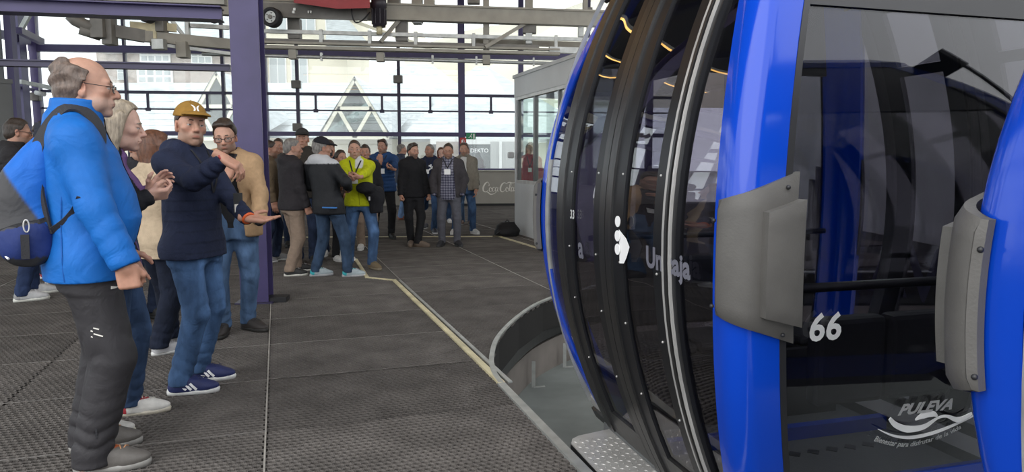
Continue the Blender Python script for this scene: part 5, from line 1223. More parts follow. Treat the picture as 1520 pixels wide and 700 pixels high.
def make_cabin(label, loc, yaw, number, full=True):
    C = thing('gondola_cabin', label, 'cable car', (*loc, 0), yaw)
    for su in (-1, 1):
        for sv in (-1, 1):
            corner_loft('corner_post', lambda z: corner_path(.115 if su < 0 else .145, .075, .175), ZS, 0, .03, M['blue'], C, su, sv); bumper(C, su, sv)
    for right in (False, True):
        a = dict(right=right, parent=C)
        for u0, u1 in ((.77, .575), (-.59, -.82)):
            pin = lambda z: CL / 2 - CUV * qz(z) - .09
            side_patch('fixed_pane', (pin if u0 > 0 else u0 + .03), (u1 - .03 if u0 > 0 else (lambda z: -pin(z))), .12, 2.22, -.008, .005, M['cabin_glass'], **a)
        for u0, u1, lt in ((.44, .10, 'A'), (-.13, -.46, 'B')):
            leaf = side_patch('door', u0 + .06, u0 - .04, .05, 2.25, .004, .03, M['black_frame'], **a)
            side_patch('door_glass', u0, u1, .12, 2.20, -.006, .005, M['cabin_glass'], right=right, parent=leaf)
            side_patch('stile', u1 + .03, u1 - .06, .05, 2.25, .004, .03, M['black_frame'], right=right, parent=leaf)
            side_patch('bottom_rail', u0, u1, .05, .17, .004, .03, M['dark_alu'], right=right, parent=leaf, n=4); side_patch('top_rail', u0, u1, 2.17, 2.25, .004, .03, M['black_frame'], right=right, parent=leaf, n=4)
            if right: side_patch('transom_rail', u0, u1, 1.85, 1.90, .004, .03, M['black_frame'], right=right, parent=leaf, n=3)
            for z in (.45, .75, 1.0, 1.35):
                for uu in (u0 - .015, u1 + .0): MB().ball((sideL(z) - .006 if not right else CWD - sideL(z) + .006, uu, z), .005, 6, 4).build('rivet', M['alu'], leaf)
        for u0, u1, m, o in ((.585, .50, 'dark_alu', .012), (.04, .035, 'black', .0), (.045, -.012, 'dark_alu', .014), (-.018, -.075, 'dark_alu', .014), (-.515, -.530, 'alu', .016), (-.538, -.552, 'dark_alu', .020), (-.560, -.572, 'alu', .016), (-.572, -.60, 'black_frame', .008)):
            side_patch('door_trim', u0, u1, .03, 2.28, o, .03, M[m], **a)
        side_patch('sill', .80, -.83, .0, .055, .004, .04, M['dark_alu'], **a, n=3); side_patch('kick_plate', .80, -.83, .055, .12, -.012, .02, M['alu'], **a, n=3); side_patch('lintel', .80, -.83, 2.235, 2.37, .002, .04, M['black_frame'], **a, n=4)
        side_patch('gasket', .785, .772, .1, 2.24, .004, .02, M['galv'] if not right else M['black'], **a)
    for far in (False, True):
        b = lambda z: sideL(z) + .165; c = lambda z: CWD - sideL(z) - .165
        end_patch('end_glass', b, c, .28, 1.90, -.010, .005, M['end_glass'], C, far); end_patch('end_panel', b, c, .02, .29, -.006, .03, M['blue'], C, far, 5); end_patch('end_header', b, c, 1.885, 2.37, -.004, .03, M['black'], C, far, 5)
        for f0, f1 in ((lambda z: b(z) - .008, lambda z: b(z) + .014), (lambda z: c(z) - .014, lambda z: c(z) + .008)): end_patch('gasket', f0, f1, .28, 2.1, .003, .01, M['black'], C, far)
    # floor, roof
    x0, x1, y1 = sideL(.05) + .0, CWD - sideL(.05), -endN(.05)
    MB().box((x0 + .01, -y1 + .02, -.06), (x1 - .01, y1 - .02, .03)).build('floor_pan', M['grip_floor'], C)
    for k in range(12): MB().prism([(.45 + k * .105 - .035, 0), (.45 + k * .105, -.035), (.45 + k * .105 + .035, 0), (.45 + k * .105, .035)], .0305, .033).build('floor_stud', M['black'], C)
    MB().bar((.36, .17, .06), (CWD - .36, .17, .06), .05, .07).build('floor_rail', M['blue'], C)
    V = []; P = []; rows = [(2.35, 0), (2.40, .01), (2.47, .09), (2.52, .25), (2.535, .45)]
    for z, ins in rows:
        q = qz(2.35); xa, xb, ya = CVV * q + ins, CWD - CVV * q - ins, CL / 2 - CUV * q - ins * .8; r = .10
        for cx_, cy_, a0 in ((xb - r, ya - r, 0), (xa + r, ya - r, 90), (xa + r, -ya + r, 180), (xb - r, -ya + r, 270)):
            for t in (0, 30, 60, 90): V.append((cx_ + r * math.cos(math.radians(a0 + t)), cy_ + r * math.sin(math.radians(a0 + t)), z))
    for i in range(len(rows) - 1):
        for k in range(16): P.append((i * 16 + k, i * 16 + (k + 1) % 16, i * 16 + 16 + (k + 1) % 16, i * 16 + 16 + k))
    P += [tuple((len(rows) - 1) * 16 + k for k in range(16)), tuple(range(16))[::-1]]
    MB().add(V, P, False).build('roof', M['blue'], C); lp = MB().box((.75, -.30, 2.315), (1.25, .30, 2.345)).build('ceiling_lamp', M['alu'], C); MB().box((.78, -.27, 2.310), (1.22, .27, 2.316)).build('lamp_diffuser', M['led_white'], lp)
    MB().tube([(1, 0, 2.53), (1, 0, 2.9), (1.0, .0, 3.6)], [.09, .07, .06], 14).build('hanger_arm', M['galv'], C)
    # benches
    for sy in (-1, 1):
        if sy < 0:
            for k in range(4):
                xx = .42 + k * .295; MB().box((xx, -.80, .58), (xx + .275, -.73, .88)).build('folded_seat', M['seat'], C, bevel=.02)
            MB().tube([(.25, -.80, .99), (1.75, -.80, .99)], .016, 8).build('handrail', M['black'], C); continue
        bn = MB().box((.40, sy * .40 if sy > 0 else -.78, .36), (1.60, .78 if sy > 0 else -.40, .42)).build('bench', M['black'], C, bevel=.01); MB().box((.42, min(sy * .44, sy * .5), .03), (1.58, max(sy * .44, sy * .5), .36)).build('bench_front', M['seat'], bn)
        for k in range(4):
            xx = .42 + k * .295; MB().box((xx, min(sy * .41, sy * .76), .42), (xx + .275, max(sy * .41, sy * .76), .475)).build('seat_cushion', M['seat'], bn, bevel=.02)
            MB().box((xx, min(sy * .74, sy * .80), .50), (xx + .275, max(sy * .74, sy * .80), .88)).build('seat_back', M['seat'], bn, bevel=.02)
        MB().tube([(.25, sy * .80, .99), (1.75, sy * .80, .99)], .016, 8).build('handrail', M['black'], C)
    # step plate on the door side
    st = MB(); out = [(.33, -.80), (.07, -.80), (.03, -.76), (.03, .47), (.055, .52), (.10, .55), (.33, .60)]; st.prism(out, -.075, 0.0); so = st.build('step', M['black'], C); tp = MB().prism([(x + (.003 if x < .2 else 0), y) for x, y in out], 0.0, .006).build('tread_plate', M['alu'], so)
    tr = MB(); r0 = random.Random(2)
    for i in range(9):
        for j in range(40):
            x = .055 + i * .032; y = -.78 + j * .033 + (i % 2) * .0165
            if y > .50: continue
            a = math.radians(45 if (i + j) % 2 else -45); c, s = math.cos(a), math.sin(a); l, w = .012, .0035
            pts = [(x + c * l, y + s * l, .006), (x - s * w, y + c * w, .006), (x - c * l, y - s * l, .006), (x + s * w, y - c * w, .006)]
            b0_ = len(tr.V); tr.V += pts + [(x, y, .0095)]; tr.P += [(b0_, b0_ + 1, b0_ + 4), (b0_ + 1, b0_ + 2, b0_ + 4), (b0_ + 2, b0_ + 3, b0_ + 4), (b0_ + 3, b0_, b0_ + 4)]; tr.sm += [False] * 4
    to = tr.build('tread', M['alu'], so); to['kind'] = 'stuff'
    # lettering
    if number:
        text_obj('number', number, .122, None, M['white'], C, warp=lambda x, y, z: on_end(.272 + x * .98, .852 + y, .006), bold=.003, spacing=1.02)
        text_obj('logo_lettering', 'PULEVA', .056, None, M['white'], C, warp=lambda x, y, z: on_end(.685 + x * 1.16, .556 + y - .0 * x, .006), bold=.0025, font_shear=.25)
        pv = lambda px, py: (.68 + (px - 1330) * .00303 + (py - 612) * .00098, .56 - (px - 1330) * .000295 - (py - 612) * .00262)
        def swoosh(pts, w):
            pa = smooth_path([Vector((*pv(*p), 0)) for p in pts], 6); ws = [float(a) for a in np.interp(np.linspace(0, 1, len(pa)), np.linspace(0, 1, len(w)), w)]
            MB().ribbon([on_end(p.x, p.y, .006) for p in pa], Vector((0, -1, 0)), ws, .002).build('logo_swoosh', M['white'], C)
        swoosh([(1320, 618), (1328, 628), (1345, 635), (1368, 632), (1388, 619), (1402, 616), (1420, 622), (1440, 612)], [.012, .02, .024, .018, .008, .01, .02, .01]); swoosh([(1356, 621), (1368, 614), (1382, 612), (1388, 616)], [.004, .024, .02, .006])
        swoosh([(1303, 634), (1325, 645), (1352, 648), (1385, 641), (1422, 626), (1450, 612)], [.002, .008, .012, .012, .008, .004])
        cp_ = smooth_path([Vector((*pv(*p), 0)) for p in ((1296, 652), (1320, 660), (1346, 663), (1375, 657), (1405, 646), (1430, 632), (1460, 612))], 10); cl = [0]
        for p, q in zip(cp_[:-1], cp_[1:]): cl.append(cl[-1] + (q - p).length)
        def arc(x, y, z):
            s = min(max(x, 0), cl[-1] - 1e-4); i = max(k for k in range(len(cl) - 1) if cl[k] <= s); t = (s - cl[i]) / (cl[i + 1] - cl[i]); p = cp_[i].lerp(cp_[i + 1], t); d = (cp_[i + 1] - cp_[i]).normalized()
            return on_end(p.x - d.y * y, p.y + d.x * y, .006)
        text_obj('slogan_lettering', 'Bienestar para disfrutar de la vida', .0285, None, M['white'], C, warp=arc, bold=.0006)
        text_obj('door_lettering', 'Unicaja', .105, None, M['faint_print'], C, warp=lambda x, y, z: on_left(-.385 - x * 1.02, 1.02 + y, .010), bold=.004)
        text_obj('small_number', '33', .058, None, M['white'], C, warp=lambda x, y, z: on_left(.395 - x * 1.0, 1.135 + y, .012), bold=.0015)
        text_obj('door_letter', 'a', .14, None, M['faint_print'], C, warp=lambda x, y, z: on_left(.30 - x, .965 + y, .010), bold=.004)
        for z in (1.165, 1.108, 1.055): MB().prism([(math.cos(a) * .022, math.sin(a) * .024) for a in np.linspace(0, 2 * math.pi, 18, endpoint=False)], 0, .002, Matrix.Translation(on_left(-.165, z, .022)) @ Matrix.Rotation(-math.pi / 2, 4, 'Y')).build('logo_dot', M['white'], C)
        lg = MB(); pts = [on_left(u, z, .020) for u, z in ((-.172, 1.135), (-.24, 1.105), (-.27, 1.075), (-.24, 1.03), (-.215, 1.005), (-.175, 1.0))]; lg.add(pts, [tuple(range(6))[::-1]]).build('logo_wedge', M['white'], C)
        text_obj('side_lettering', 'PULEVA', .40, None, M['faint_print'], C, warp=lambda x, y, z: (CWD - sideL(.66 + y) + .006, -.72 + x * .98, .66 + y), bold=.008, font_shear=.2)
    else:
        text_obj('maker_lettering', 'CWA', .032, None, M['white'], C, warp=lambda x, y, z: on_left(.70 - x * 1.1, .86 + y, .006), bold=.0008)
    return C
make_cabin('blue-framed cable cabin numbered 66, its smoked doors and end window in full view', (.392, 2.948), .278, '66')
cab2 = make_cabin('second blue-framed cable cabin cut off by the edge, of which one corner post shows', (1.297, .622), .40, None)

# ------------------------------------------------------------------ the people
JB = dict(col=(.036, .068, .135)); JM = dict(col=(.050, .095, .185)); JD = dict(col=(.020, .030, .060), fade=.35); BK = dict(col=(.017, .017, .019), mat='cloth', fade=0); GY = dict(col=(.115, .115, .135), mat='cloth'); BE = dict(col=(.27, .20, .15), mat='cloth', w=1.1)
def SH(c, s=(.5, .5, .48), **k): return dict(col=c, sole=s, **k)
BSH = SH((.02, .02, .02), (.03, .03, .03), lace=(.02, .02, .02)); WSH = SH((.62, .61, .59), (.70, .69, .66)); BRS = SH((.13, .075, .04), (.20, .15, .10), lace=(.1, .06, .03), boot=True)
def fig(label, foot, crown, yaw, group=None, **sp):
    """foot: (px, py) on the floor, or (px, None, Y) when hidden; top: (px, py) of the crown"""
    loc = floor_at(foot[0], foot[1]) if len(foot) == 2 else at(foot[0], 400, foot[2]); loc = (float(loc[0]), float(loc[1]), 0.0)
    h = float(at(crown[0], crown[1], loc[1])[2]); rot = math.degrees(math.atan((760 - foot[0]) / F)); yaw = yaw + rot; a = math.radians(yaw); s = h / 1.75; cr, sr = math.cos(math.radians(rot)), math.sin(math.radians(rot))
    fw = np.array([-math.sin(a), math.cos(a)]); rt = np.array([math.cos(a), math.sin(a)])
    def tob(p): d = np.array(p[:2]) - np.array(loc[:2]); return (float(d @ rt) / s, float(d @ fw) / s, float(p[2]) / s)
    def dirb(d): d = (d[0] * cr - d[1] * sr, d[0] * sr + d[1] * cr, d[2]); return (float(np.dot(d[:2], rt)), float(np.dot(d[:2], fw)), float(d[2]))
    if 'feet_px' in sp: sp['feet'] = [(tob(floor_at(x, y))[:2], w + rot - yaw) for x, y, w in sp.pop('feet_px')]
    for sd in 'RL':
        k = sp.get(sd)
        if k:
            k = dict(k)
            if 'px' in k: k['hand'] = tob(at(*k.pop('px')))
            for q in ('wfd', 'wpn', 'whint'):
                if q in k: k[q[1:]] = dirb(k.pop(q))
            sp[sd] = k
    return person(label, loc, h, yaw, sp, group or 'people on the boarding floor')

# --- man in the bright blue jacket with the rucksack, nearest on the left
BLUE = (.008, .135, .48)
r, d = fig('balding man in bright blue softshell jacket and black trousers, wearing a blue rucksack, in profile', (147, 686), (131, 84), -90, bw=1.06, belly=.045, fat=1, skin='b', hair='fringe', hcol='greybrown', stubble=.22, stubcol=(.42, .40, .38), glasses=M['frame_dark'], nose=1.3, detail=True, seed=4,
    head=(-6, -2, 0), feet_px=[(157, 696, -100), (148, 664, -96)], hfwd=.035, lean=(0, .0), top=dict(col=BLUE, mat='nylon', collar='high', hem=.83, th=.034, wr=.004, fold=.35, zip=(.01, .012, .015), cuff=-.02, hemdip=.0, colf=lambda V, C: C), pants=dict(col=(.036, .034, .037), mat='nylon', w=1.22, hem=.03), shoe=SH((.12, .11, .10), (.30, .29, .27), lace=(.55, .28, .14), accent=(.42, .10, .03)),
    R=dict(px=(204, 436, 2.98), pose='fist', hint=(.6, -1, -.2), fd=(0, .12, -1), pn=(-1, .2, 0)), L=dict(hand=(-.27, .18, .80), pose='relaxed', hint=(-.6, -1, 0)))
s = d['s']; gj = d['gj']
def ribbon_on(name, pts, w, m, parent, t=.006, nrm=None):
    pa = smooth_path([Vector(p) for p in pts], 5); c = Vector((0, 0, 1.25 * s)); nn = nrm or [Vector((p.x * 1.2, p.y, (p.z - 1.25 * s) * .9)) for p in pa]; return MB().ribbon(pa, nn, w, t).build(name, m, parent)
# small pale marks on the trousers
gp = d['gp']; mk = MB()
for k in range(4):
    zz = (.60 + .012 * k) * s; yy = (.02 + .010 * (k % 2)) * s; mk.ribbon([(gp.surfx(yy - .015, zz, 1) + .002, yy - .018, zz + .008), (gp.surfx(yy + .012, zz, 1) + .002, yy + .016, zz - .006)], Vector((1, 0, 0)), .005, .002)
mk.build('trouser_emblem', M['cream_print'], r)
mk = MB(); zz = .80 * s; mk.ribbon([(gp.surfx(y, zz - .12 * (y - .10), 1) + .002, y, zz - .12 * (y - .10)) for y in (.09, .11, .13, .155)], Vector((1, 0, 0)), [.014, .006, .005, .004], .002); mk.build('pocket_label', M['cream_print'], r)
mk = MB(); mk.ribbon([(gp.surfx(-.0, z * s, 1) + .001, -.0, z * s) for z in (.14, .20, .26, .32)], Vector((1, 0, 0)), .008, .003); mk.build('ankle_zip', M['strap'], r)
mk = MB(); mk.ribbon([(gj.surfx(-.06 * s + .02 * math.sin(z * 5), z * s, 1) + .001, -.06 * s + .02 * math.sin(z * 5), z * s) for z in np.linspace(.84, 1.18, 8)], Vector((1, 0, 0)), .004, .003); ob = mk.build('jacket_seam', M['nylon'], r); set_col(ob.data, (.006, .10, .40))
# the rucksack: worn, so a thing of its own that rests on his back
RW = r.matrix_basis.copy(); bpos = r.location.copy(); byaw = r.rotation_euler[2]
rs = thing('rucksack', 'blue and charcoal rucksack with navy mesh pocket, on the back of the blue jacket', 'rucksack', tuple(bpos), byaw)
OFF = .065
g = Grid((-.22, -.62, .86), (.26, -.08, 1.62), .008); wbp = wob(8, 14)
g.add(loft([(.97, .02, -.255, .12, .075), (1.01, .02, -.265, .150, .110), (1.11, .02, -.285, .160, .138), (1.25, .02, -.280, .155, .132), (1.37, .02, -.245, .140, .102), (1.46, .02, -.205, .115, .068), (1.52, .02, -.18, .085, .035)], 2.6), 0)
g.add(ell((.155, -.275, 1.06), (.04, .095, .105)), .03); g.disp(lambda x, y, z: .004 * wbp(x, y, z)); V, Q = g.mesh()
C = np.tile(np.array((.010, .13, .52)), (len(V), 1)); x, y, z = V.T
bw_ = (np.clip((-.345 + .55 * np.clip(1.38 - z, 0, .25) - y) / .014 + .5, 0, 1) * np.clip((1.40 - z) / .014 + .5, 0, 1) * np.clip((y + .395) / .014 + .5, 0, 1))[:, None]; C = C * (1 - bw_) + np.array((.055, .055, .058)) * bw_
mesh_p = (x > .115) & (((y + .275) / .105) ** 2 + ((z - 1.06) / .115) ** 2 < 1) & (z < 1.135 + .25 * (y + .275)); C[mesh_p] = (.018, .035, .15); C[z < 1.0] = (.03, .03, .032)
soft_obj('bag_body', V + np.array([0, OFF, 0]), Q, C, M['nylon'], rs)
pip = [(g.surfx(y0, z0, 1) + .002, y0 + OFF, z0) for y0, z0 in ((-.375, 1.32), (-.395, 1.24), (-.40, 1.14), (-.385, 1.06), (-.335, 1.0))]; MB().tube(smooth_path([Vector(p) for p in pip], 4), .005, 6).build('piping', M['white'], rs)
sx = lambda y, z: g.surfx(y, z, 1) + .004
MB().ribbon([(sx(y0, z0), y0 + OFF, z0) for y0, z0 in ((-.375, 1.105), (-.30, 1.135), (-.22, 1.15), (-.19, 1.16))], Vector((1, 0, 0)), .02, .005).build('pocket_binding', M['strap'], rs)
cbn = [(math.cos(a) * .010 - .285, math.sin(a) * .026 + 1.135) for a in np.linspace(0, 2 * math.pi, 14, endpoint=False)]
MB().tube([(sx(-.265, 1.12) + .012, y0 + .02 + OFF, z0) for y0, z0 in cbn], .0032, 6, closed=True).build('carabiner', M['alu'], rs); MB().ribbon([(sx(-.265, 1.05) + .012, -.272 + OFF, 1.10), (sx(-.265, 1.03) + .012, -.275 + OFF, 1.0)], Vector((1, 0, 0)), .03, .012).build('key_fob', M['strap'], rs)
gs = gj
def jy(x, z, sg): return gs.surf(x, z, sg)
xs = .112 * s
st = [(xs * 1.75, .02 * s, 1.20 * s), (xs * 1.6, .05 * s, 1.30 * s), (xs * 1.25, .075 * s, gs.surfz(xs * 1.25, .075 * s) - .0), (xs * .98, .03 * s, gs.surfz(xs * .98, .03 * s) + .006), (xs * .95, -.05 * s, gs.surfz(xs * .95, -.05 * s) + .008), (xs * .98, jy(xs, 1.36 * s, -1) - .012, 1.38 * s), (xs * 1.1, jy(xs, 1.25 * s, -1) - .02, 1.24 * s), (xs * 1.25, jy(xs, 1.12 * s, -1) - .012, 1.13 * s), (xs * 1.25, jy(xs * 1.2, 1.04 * s, -1) - .01, 1.03 * s)]
_pa = smooth_path([Vector(p) for p in st], 5); ribbon_on('shoulder_strap', st, .058, M['strap'], rs, .010, [Vector((.14, (p.y + .03 * s) * .8, p.z - 1.30 * s)) for p in _pa])
ribbon_on('lower_strap', [(gs.surfx(-.13, 1.02 * s, 1) * .85, -.20, 1.0 * s), (gs.surfx(-.09, 1.06 * s, 1) + .004, -.09, 1.06 * s), (gs.surfx(-.03, 1.12 * s, 1) + .004, -.03, 1.12 * s), (gs.surfx(.0, 1.18 * s, 1) + .003, .0, 1.18 * s)], .03, M['strap'], rs, .005)
MB().ribbon([(.02, -.175 + OFF, 1.50), (.02, -.185 + OFF, 1.56), (.02, -.21 + OFF, 1.56), (.02, -.22 + OFF, 1.49)], Vector((1, 0, 0)), .03, .006).build('grab_handle', M['strap'], rs)

# --- blonde woman behind him
fig('woman with shoulder-length blonde-grey hair in black jacket with purple lining, hands clasped, white trainers', (183, 632), (188, 148), -92, fem=True, skin='d', hair='bob', hcol='blonde', seed=11, head=(-4, -8, 0), feet_px=[(150, 648, -92), (208, 613, -96)], hfwd=.05,
    top=dict(col=(.016, .016, .019), collar='fold', hem=.84, th=.024, open=(.05, .10, 1.42), colf=lambda V, C: np.where(((V[:, 1] > .07) & (np.abs(V[:, 0]) < .115))[:, None], np.array((.16, .085, .22)), C)), shirt=dict(col=(.02, .02, .022), hem=.88), pants=dict(col=(.028, .050, .10), w=.92), shoe=SH((.66, .64, .60), (.62, .57, .47), lace=(.6, .58, .5), accent=(.35, .03, .04)),
    R=dict(px=(222, 290, 3.55), pose='hold', hint=(.5, -.6, -1), wfd=(.85, .1, .1), wpn=(0, .6, .6)), L=dict(px=(224, 284, 3.66), pose='relaxed', hint=(-.5, -.5, -1), wfd=(.6, -.1, .75), wpn=(.4, -.6, .0)))

# --- man in the mustard cap, the one talking
r, d = fig('man in mustard cap and navy padded hoodie, one arm raised, other palm held out', (297, 574), (282, 155), -128, bw=1.03, skin='b', hair='short', hcol='brown', stubble=.55, stubcol=(.20, .13, .09), cap=dict(col=(.30, .165, .035), mark=True), head=(-34, 0, -4), seed=21, hfwd=.03, detail=True,
    feet_px=[(280, 583, -98), (307, 563, -100)], top=dict(name='hoodie', col=(.018, .024, .052), collar='hood', hem=.83, th=.026, puffer=None, wr=.005, cuff=.0,
    colf=lambda V, C: C * (1 - .28 * ((np.abs(np.sin(V[:, 2] * math.pi / .062)) < .22) & (V[:, 2] < 1.24) & (np.abs(V[:, 0]) < .19))[:, None])), pants=dict(col=(.046, .090, .180), fade=.9), shoe=SH((.018, .026, .10), (.72, .72, .70), lace=(.03, .035, .09), stripes=(.75, .75, .74)),
    R=dict(px=(331, 234, 3.92), pose='droop', whint=(-.25, -.3, -1.6), wfd=(.8, -.1, -.5), wpn=(-.3, .4, -.8)), L=dict(px=(371, 327, 4.22), pose='open', hint=(-.4, -1, -.6), wfd=(1, -.12, -.14), wpn=(.1, -.35, 1)), lanyard=dict(z=1.16, x=-.02, dark=True, size=(.085, .12), mat=M['cream_print']))
A = d['arms']['L']; wv = (np.array(A[2]) - np.array(A[1])); wv = Vector(tuple(wv / np.linalg.norm(wv))); w0 = Vector(tuple(A[2])); M['orange'] = mat('orange_wristband', (.75, .13, .03), .5)
q = wv.orthogonal().normalized(); q2 = wv.cross(q); MB().tube([w0 + wv * .004 + q * (.033 * math.cos(a)) + q2 * (.033 * math.sin(a)) for a in np.linspace(0, 2 * math.pi, 16, endpoint=False)], .009, 6, closed=True).build('wristband', M['orange'], r)
A = d['arms']['R']; wv = (np.array(A[2]) - np.array(A[1])); wv = Vector(tuple(wv / np.linalg.norm(wv))); w0 = Vector(tuple(A[2])); q = wv.orthogonal().normalized(); q2 = wv.cross(q)
MB().tube([w0 + wv * .006 + q * (.031 * math.cos(a)) + q2 * (.031 * math.sin(a)) for a in np.linspace(0, 2 * math.pi, 16, endpoint=False)], .006, 6, closed=True).build('wristband', M['red'], r)
# --- man in the tan jacket
fig('man with glasses in open tan jacket and jeans, in front of the purple column', (353, 497), (342, 178), 166, bw=.98, skin='b', hair='full', hcol='dark', stubble=.6, stubcol=(.10, .075, .06), glasses=M['frame_dark'], head=(6, -12, 4), seed=31, hfwd=.035, detail=True, feet_px=[(331, 497, 168), (374, 489, -140)], lean=(.01, .01),
    top=dict(col=(.42, .275, .155), collar='fold', hem=.82, th=.034, open=(.065, .12, 1.44), wr=.006), shirt=dict(col=(.018, .018, .02), hem=.88, collar='stand'), pants=dict(col=(.068, .118, .21), fade=.8), shoe=SH((.035, .030, .028), (.03, .028, .026), lace=(.03, .03, .03)),
    R=dict(px=(338, 262, 5.32), pose='hold', hint=(1, -.2, -1), wfd=(.25, -.2, .9), wpn=(.5, .6, 0)), L=dict(px=(385, 330, 5.42), pose='pocket', whint=(1, .25, .0), wfd=(-.5, -.1, -.7)), lanyard=dict(z=1.15, x=.0, size=(.09, .07)))
# --- woman with long brown hair, seen from behind
fig('woman with long reddish-brown hair in beige jacket, turned away, behind the mustard cap', (243, 524), (236, 196), -52, fem=True, skin='d', hair='longback', hcol='redbrown', seed=41, head=(-18, 0, 0), feet_px=[(246, 524, -70), (262, 508, -60)],
    top=dict(col=(.50, .39, .27), collar='fold', hem=.78, th=.03, wr=.005), pants=dict(col=(.012, .016, .030), fade=.3, w=1.15), shoe=SH((.45, .45, .46), (.62, .62, .60)), R=dict(hand=(.16, .22, 1.05), hint=(1, -1, 0)), L=dict(hand=(-.15, .24, 1.08), hint=(-1, -1, 0)))
fig('short-haired man with glasses, only his head showing, between the blonde and brown-haired women', (213, None, 6.2), (217, 197), -150, skin='c', hair='crop', hcol='greybrown', glasses=M['frame_dark'], seed=43, stubble=.3, head=(0, -12, 0), top=dict(col=(.03, .03, .035)), pants=JD, shoe=BSH, R=dict(hand=(.24, .06, .84)), L=dict(hand=(-.24, .06, .84)))
# --- left edge
fig('dark-haired man with glasses in black quilted jacket, in profile at the left edge, grey trainers', (34, 444), (15, 176), -86, skin='c', hair='short', hcol='dark', glasses=M['frame_dark'], stubble=.5, seed=51, head=(-4, -6, 0), hfwd=.05, feet_px=[(42, 446, -84), (58, 435, -92)], top=dict(col=(.028, .026, .028), collar='stand', hem=.82, puffer=.055, th=.032), pants=dict(col=(.022, .036, .085)), shoe=SH((.50, .50, .50), (.66, .66, .60), lace=(.6, .6, .6), accent=(.3, .3, .3)), R=dict(hand=(.22, .22, .98), hint=(.5, -1, 0)))
fig('person in long dark coat and red shoes, nearly hidden behind the blue rucksack', (80, 420), (64, 181), -70, fem=True, skin='c', hair='short', hcol='brown', seed=53, feet_px=[(84, 419, -80), (74, 412, -70)], top=dict(col=(.03, .028, .03), hem=.56, collar='stand', th=.04), pants=JD, shoe=SH((.40, .06, .08), (.7, .7, .7)))
# --- the crowd, from the column to the booth
G = None
fig('bald man in olive-brown jacket, in profile just right of the purple column', (404, None, 9.9), (404, 208), -84, skin='c', hair='crop', hcol='dark', stubble=.5, seed=61, head=(-6, -4, 0), feet=[((.1, -.1), 0), ((-.1, .12), 0)], top=dict(col=(.13, .095, .06), collar='hood'), pants=JD, shoe=SH((.2, .2, .2)))
fig('brown-haired man glimpsed behind the bald man, right beside the purple column', (393, None, 11.0), (392, 202), -120, skin='c', hair='short', hcol='redbrown', seed=62, top=dict(col=(.06, .05, .045)), pants=JD, shoe=BSH)
fig('grey-cropped man in black hooded jacket and beige trousers, black sneakers with pale soles', (437, 407), (433, 205), -66, bw=1.08, skin='b', hair='crop', hcol='grey', stubble=.3, seed=63, head=(-16, -4, 0), feet_px=[(436, 409, -86), (446, 402, -80)], top=dict(col=(.030, .027, .030), collar='hood', hem=.84, th=.034), pants=BE, shoe=SH((.03, .03, .03), (.66, .64, .58), lace=(.6, .6, .6)), R=dict(hand=(.24, .10, .86), pose='fist'), L=dict(hand=(-.22, .2, .9)))
r, d = fig('man in black cap and black windbreaker with white shoulders, seen from behind, teal trainers', (490, 411), (458, 204), -40, skin='c', hair='short', hcol='grey', cap=dict(col=(.02, .02, .025)), seed=64, head=(-26, -6, 0), lean=(-.10, .02), feet_px=[(474, 409, -80), (522, 410, -84)],
    top=dict(col=(.014, .015, .018), collar='hood', hem=.80, th=.030, mat='nylon', colf=lambda V, C: np.where(((V[:, 2] > 1.43) & (V[:, 1] < .06))[:, None], np.array((.55, .56, .58)), C)), pants=dict(col=(.035, .060, .105)), shoe=SH((.36, .42, .44), (.45, .45, .46), accent=(.04, .38, .42), lace=(.7, .7, .7)), R=dict(hand=(.15, .22, 1.12), hint=(1, -.4, -.6)), L=dict(hand=(-.15, .22, 1.1), hint=(-1, -.4, -.6)))
mk = MB(); gj = d['gj']; s = d['s']
xx0 = .06 * s; mk.box((xx0 - .02, gj.surf(xx0, .90 * s, -1) - .006, .885 * s), (xx0 + .17, gj.surf(xx0 + .08, .90 * s, -1) + .004, .90 * s)); M['blue_print'] = mat('blue_print', (.05, .22, .60), .6); mk.build('hem_label', M['blue_print'], r)
fig('tall man in dark flat hat standing behind the black-capped man', (455, None, 9.75), (455, 192), 175, skin='c', hair='short', hcol='dark', cap=dict(col=(.04, .04, .04), brim=(.03, .03, .03)), seed=65, top=dict(col=(.04, .035, .03)), pants=JD, shoe=BSH)
r, d = fig('man in navy jacket holding a phone up in front of his face to film', (493, None, 10.5), (491, 208), 176, skin='c', hair='short', hcol='dark', seed=66, top=dict(col=(.016, .022, .055), th=.03), pants=JD, shoe=WSH, R=dict(hand=(.07, .33, 1.50), pose='hold', hint=(1, -.2, -1), fd=(-.5, .1, .8), pn=(0, -1, .2)), L=dict(hand=(-.07, .33, 1.50), pose='hold', hint=(-1, -.2, -1), fd=(.5, .1, .8), pn=(0, -1, .2)))
ph = thing('phone', 'dark mobile phone held up by the filming man in navy', 'phone', tuple(r.matrix_basis @ Vector((0, .36 * d['s'], 1.555 * d['s']))) if False else tuple(Matrix.Translation(r.location) @ Matrix.Rotation(r.rotation_euler[2], 4, 'Z') @ Vector((0, .375 * d['s'], 1.555 * d['s']))), r.rotation_euler[2])
MB().box((-.075, -.004, -.037), (.075, .004, .037)).build('phone_body', M['black'], ph, bevel=.004); MB().box((-.07, -.005, -.033), (.07, -.0042, .033)).build('screen', M['win_glass'], ph); MB().tube([(.055, .004, .02), (.055, .0065, .02)], .008, 10).build('camera_lens', M['dark_alu'], ph)
fig('short dark-haired person in brown jacket, face tucked behind the yellow-jacketed man', (509, None, 10.0), (507, 223), -150, fem=True, skin='c', hair='short', hcol='dark', seed=67, top=dict(col=(.05, .035, .03)), pants=BK, shoe=WSH, R=dict(hand=(.1, .25, 1.05), pose='hold', hint=(1, -.4, -.6)))
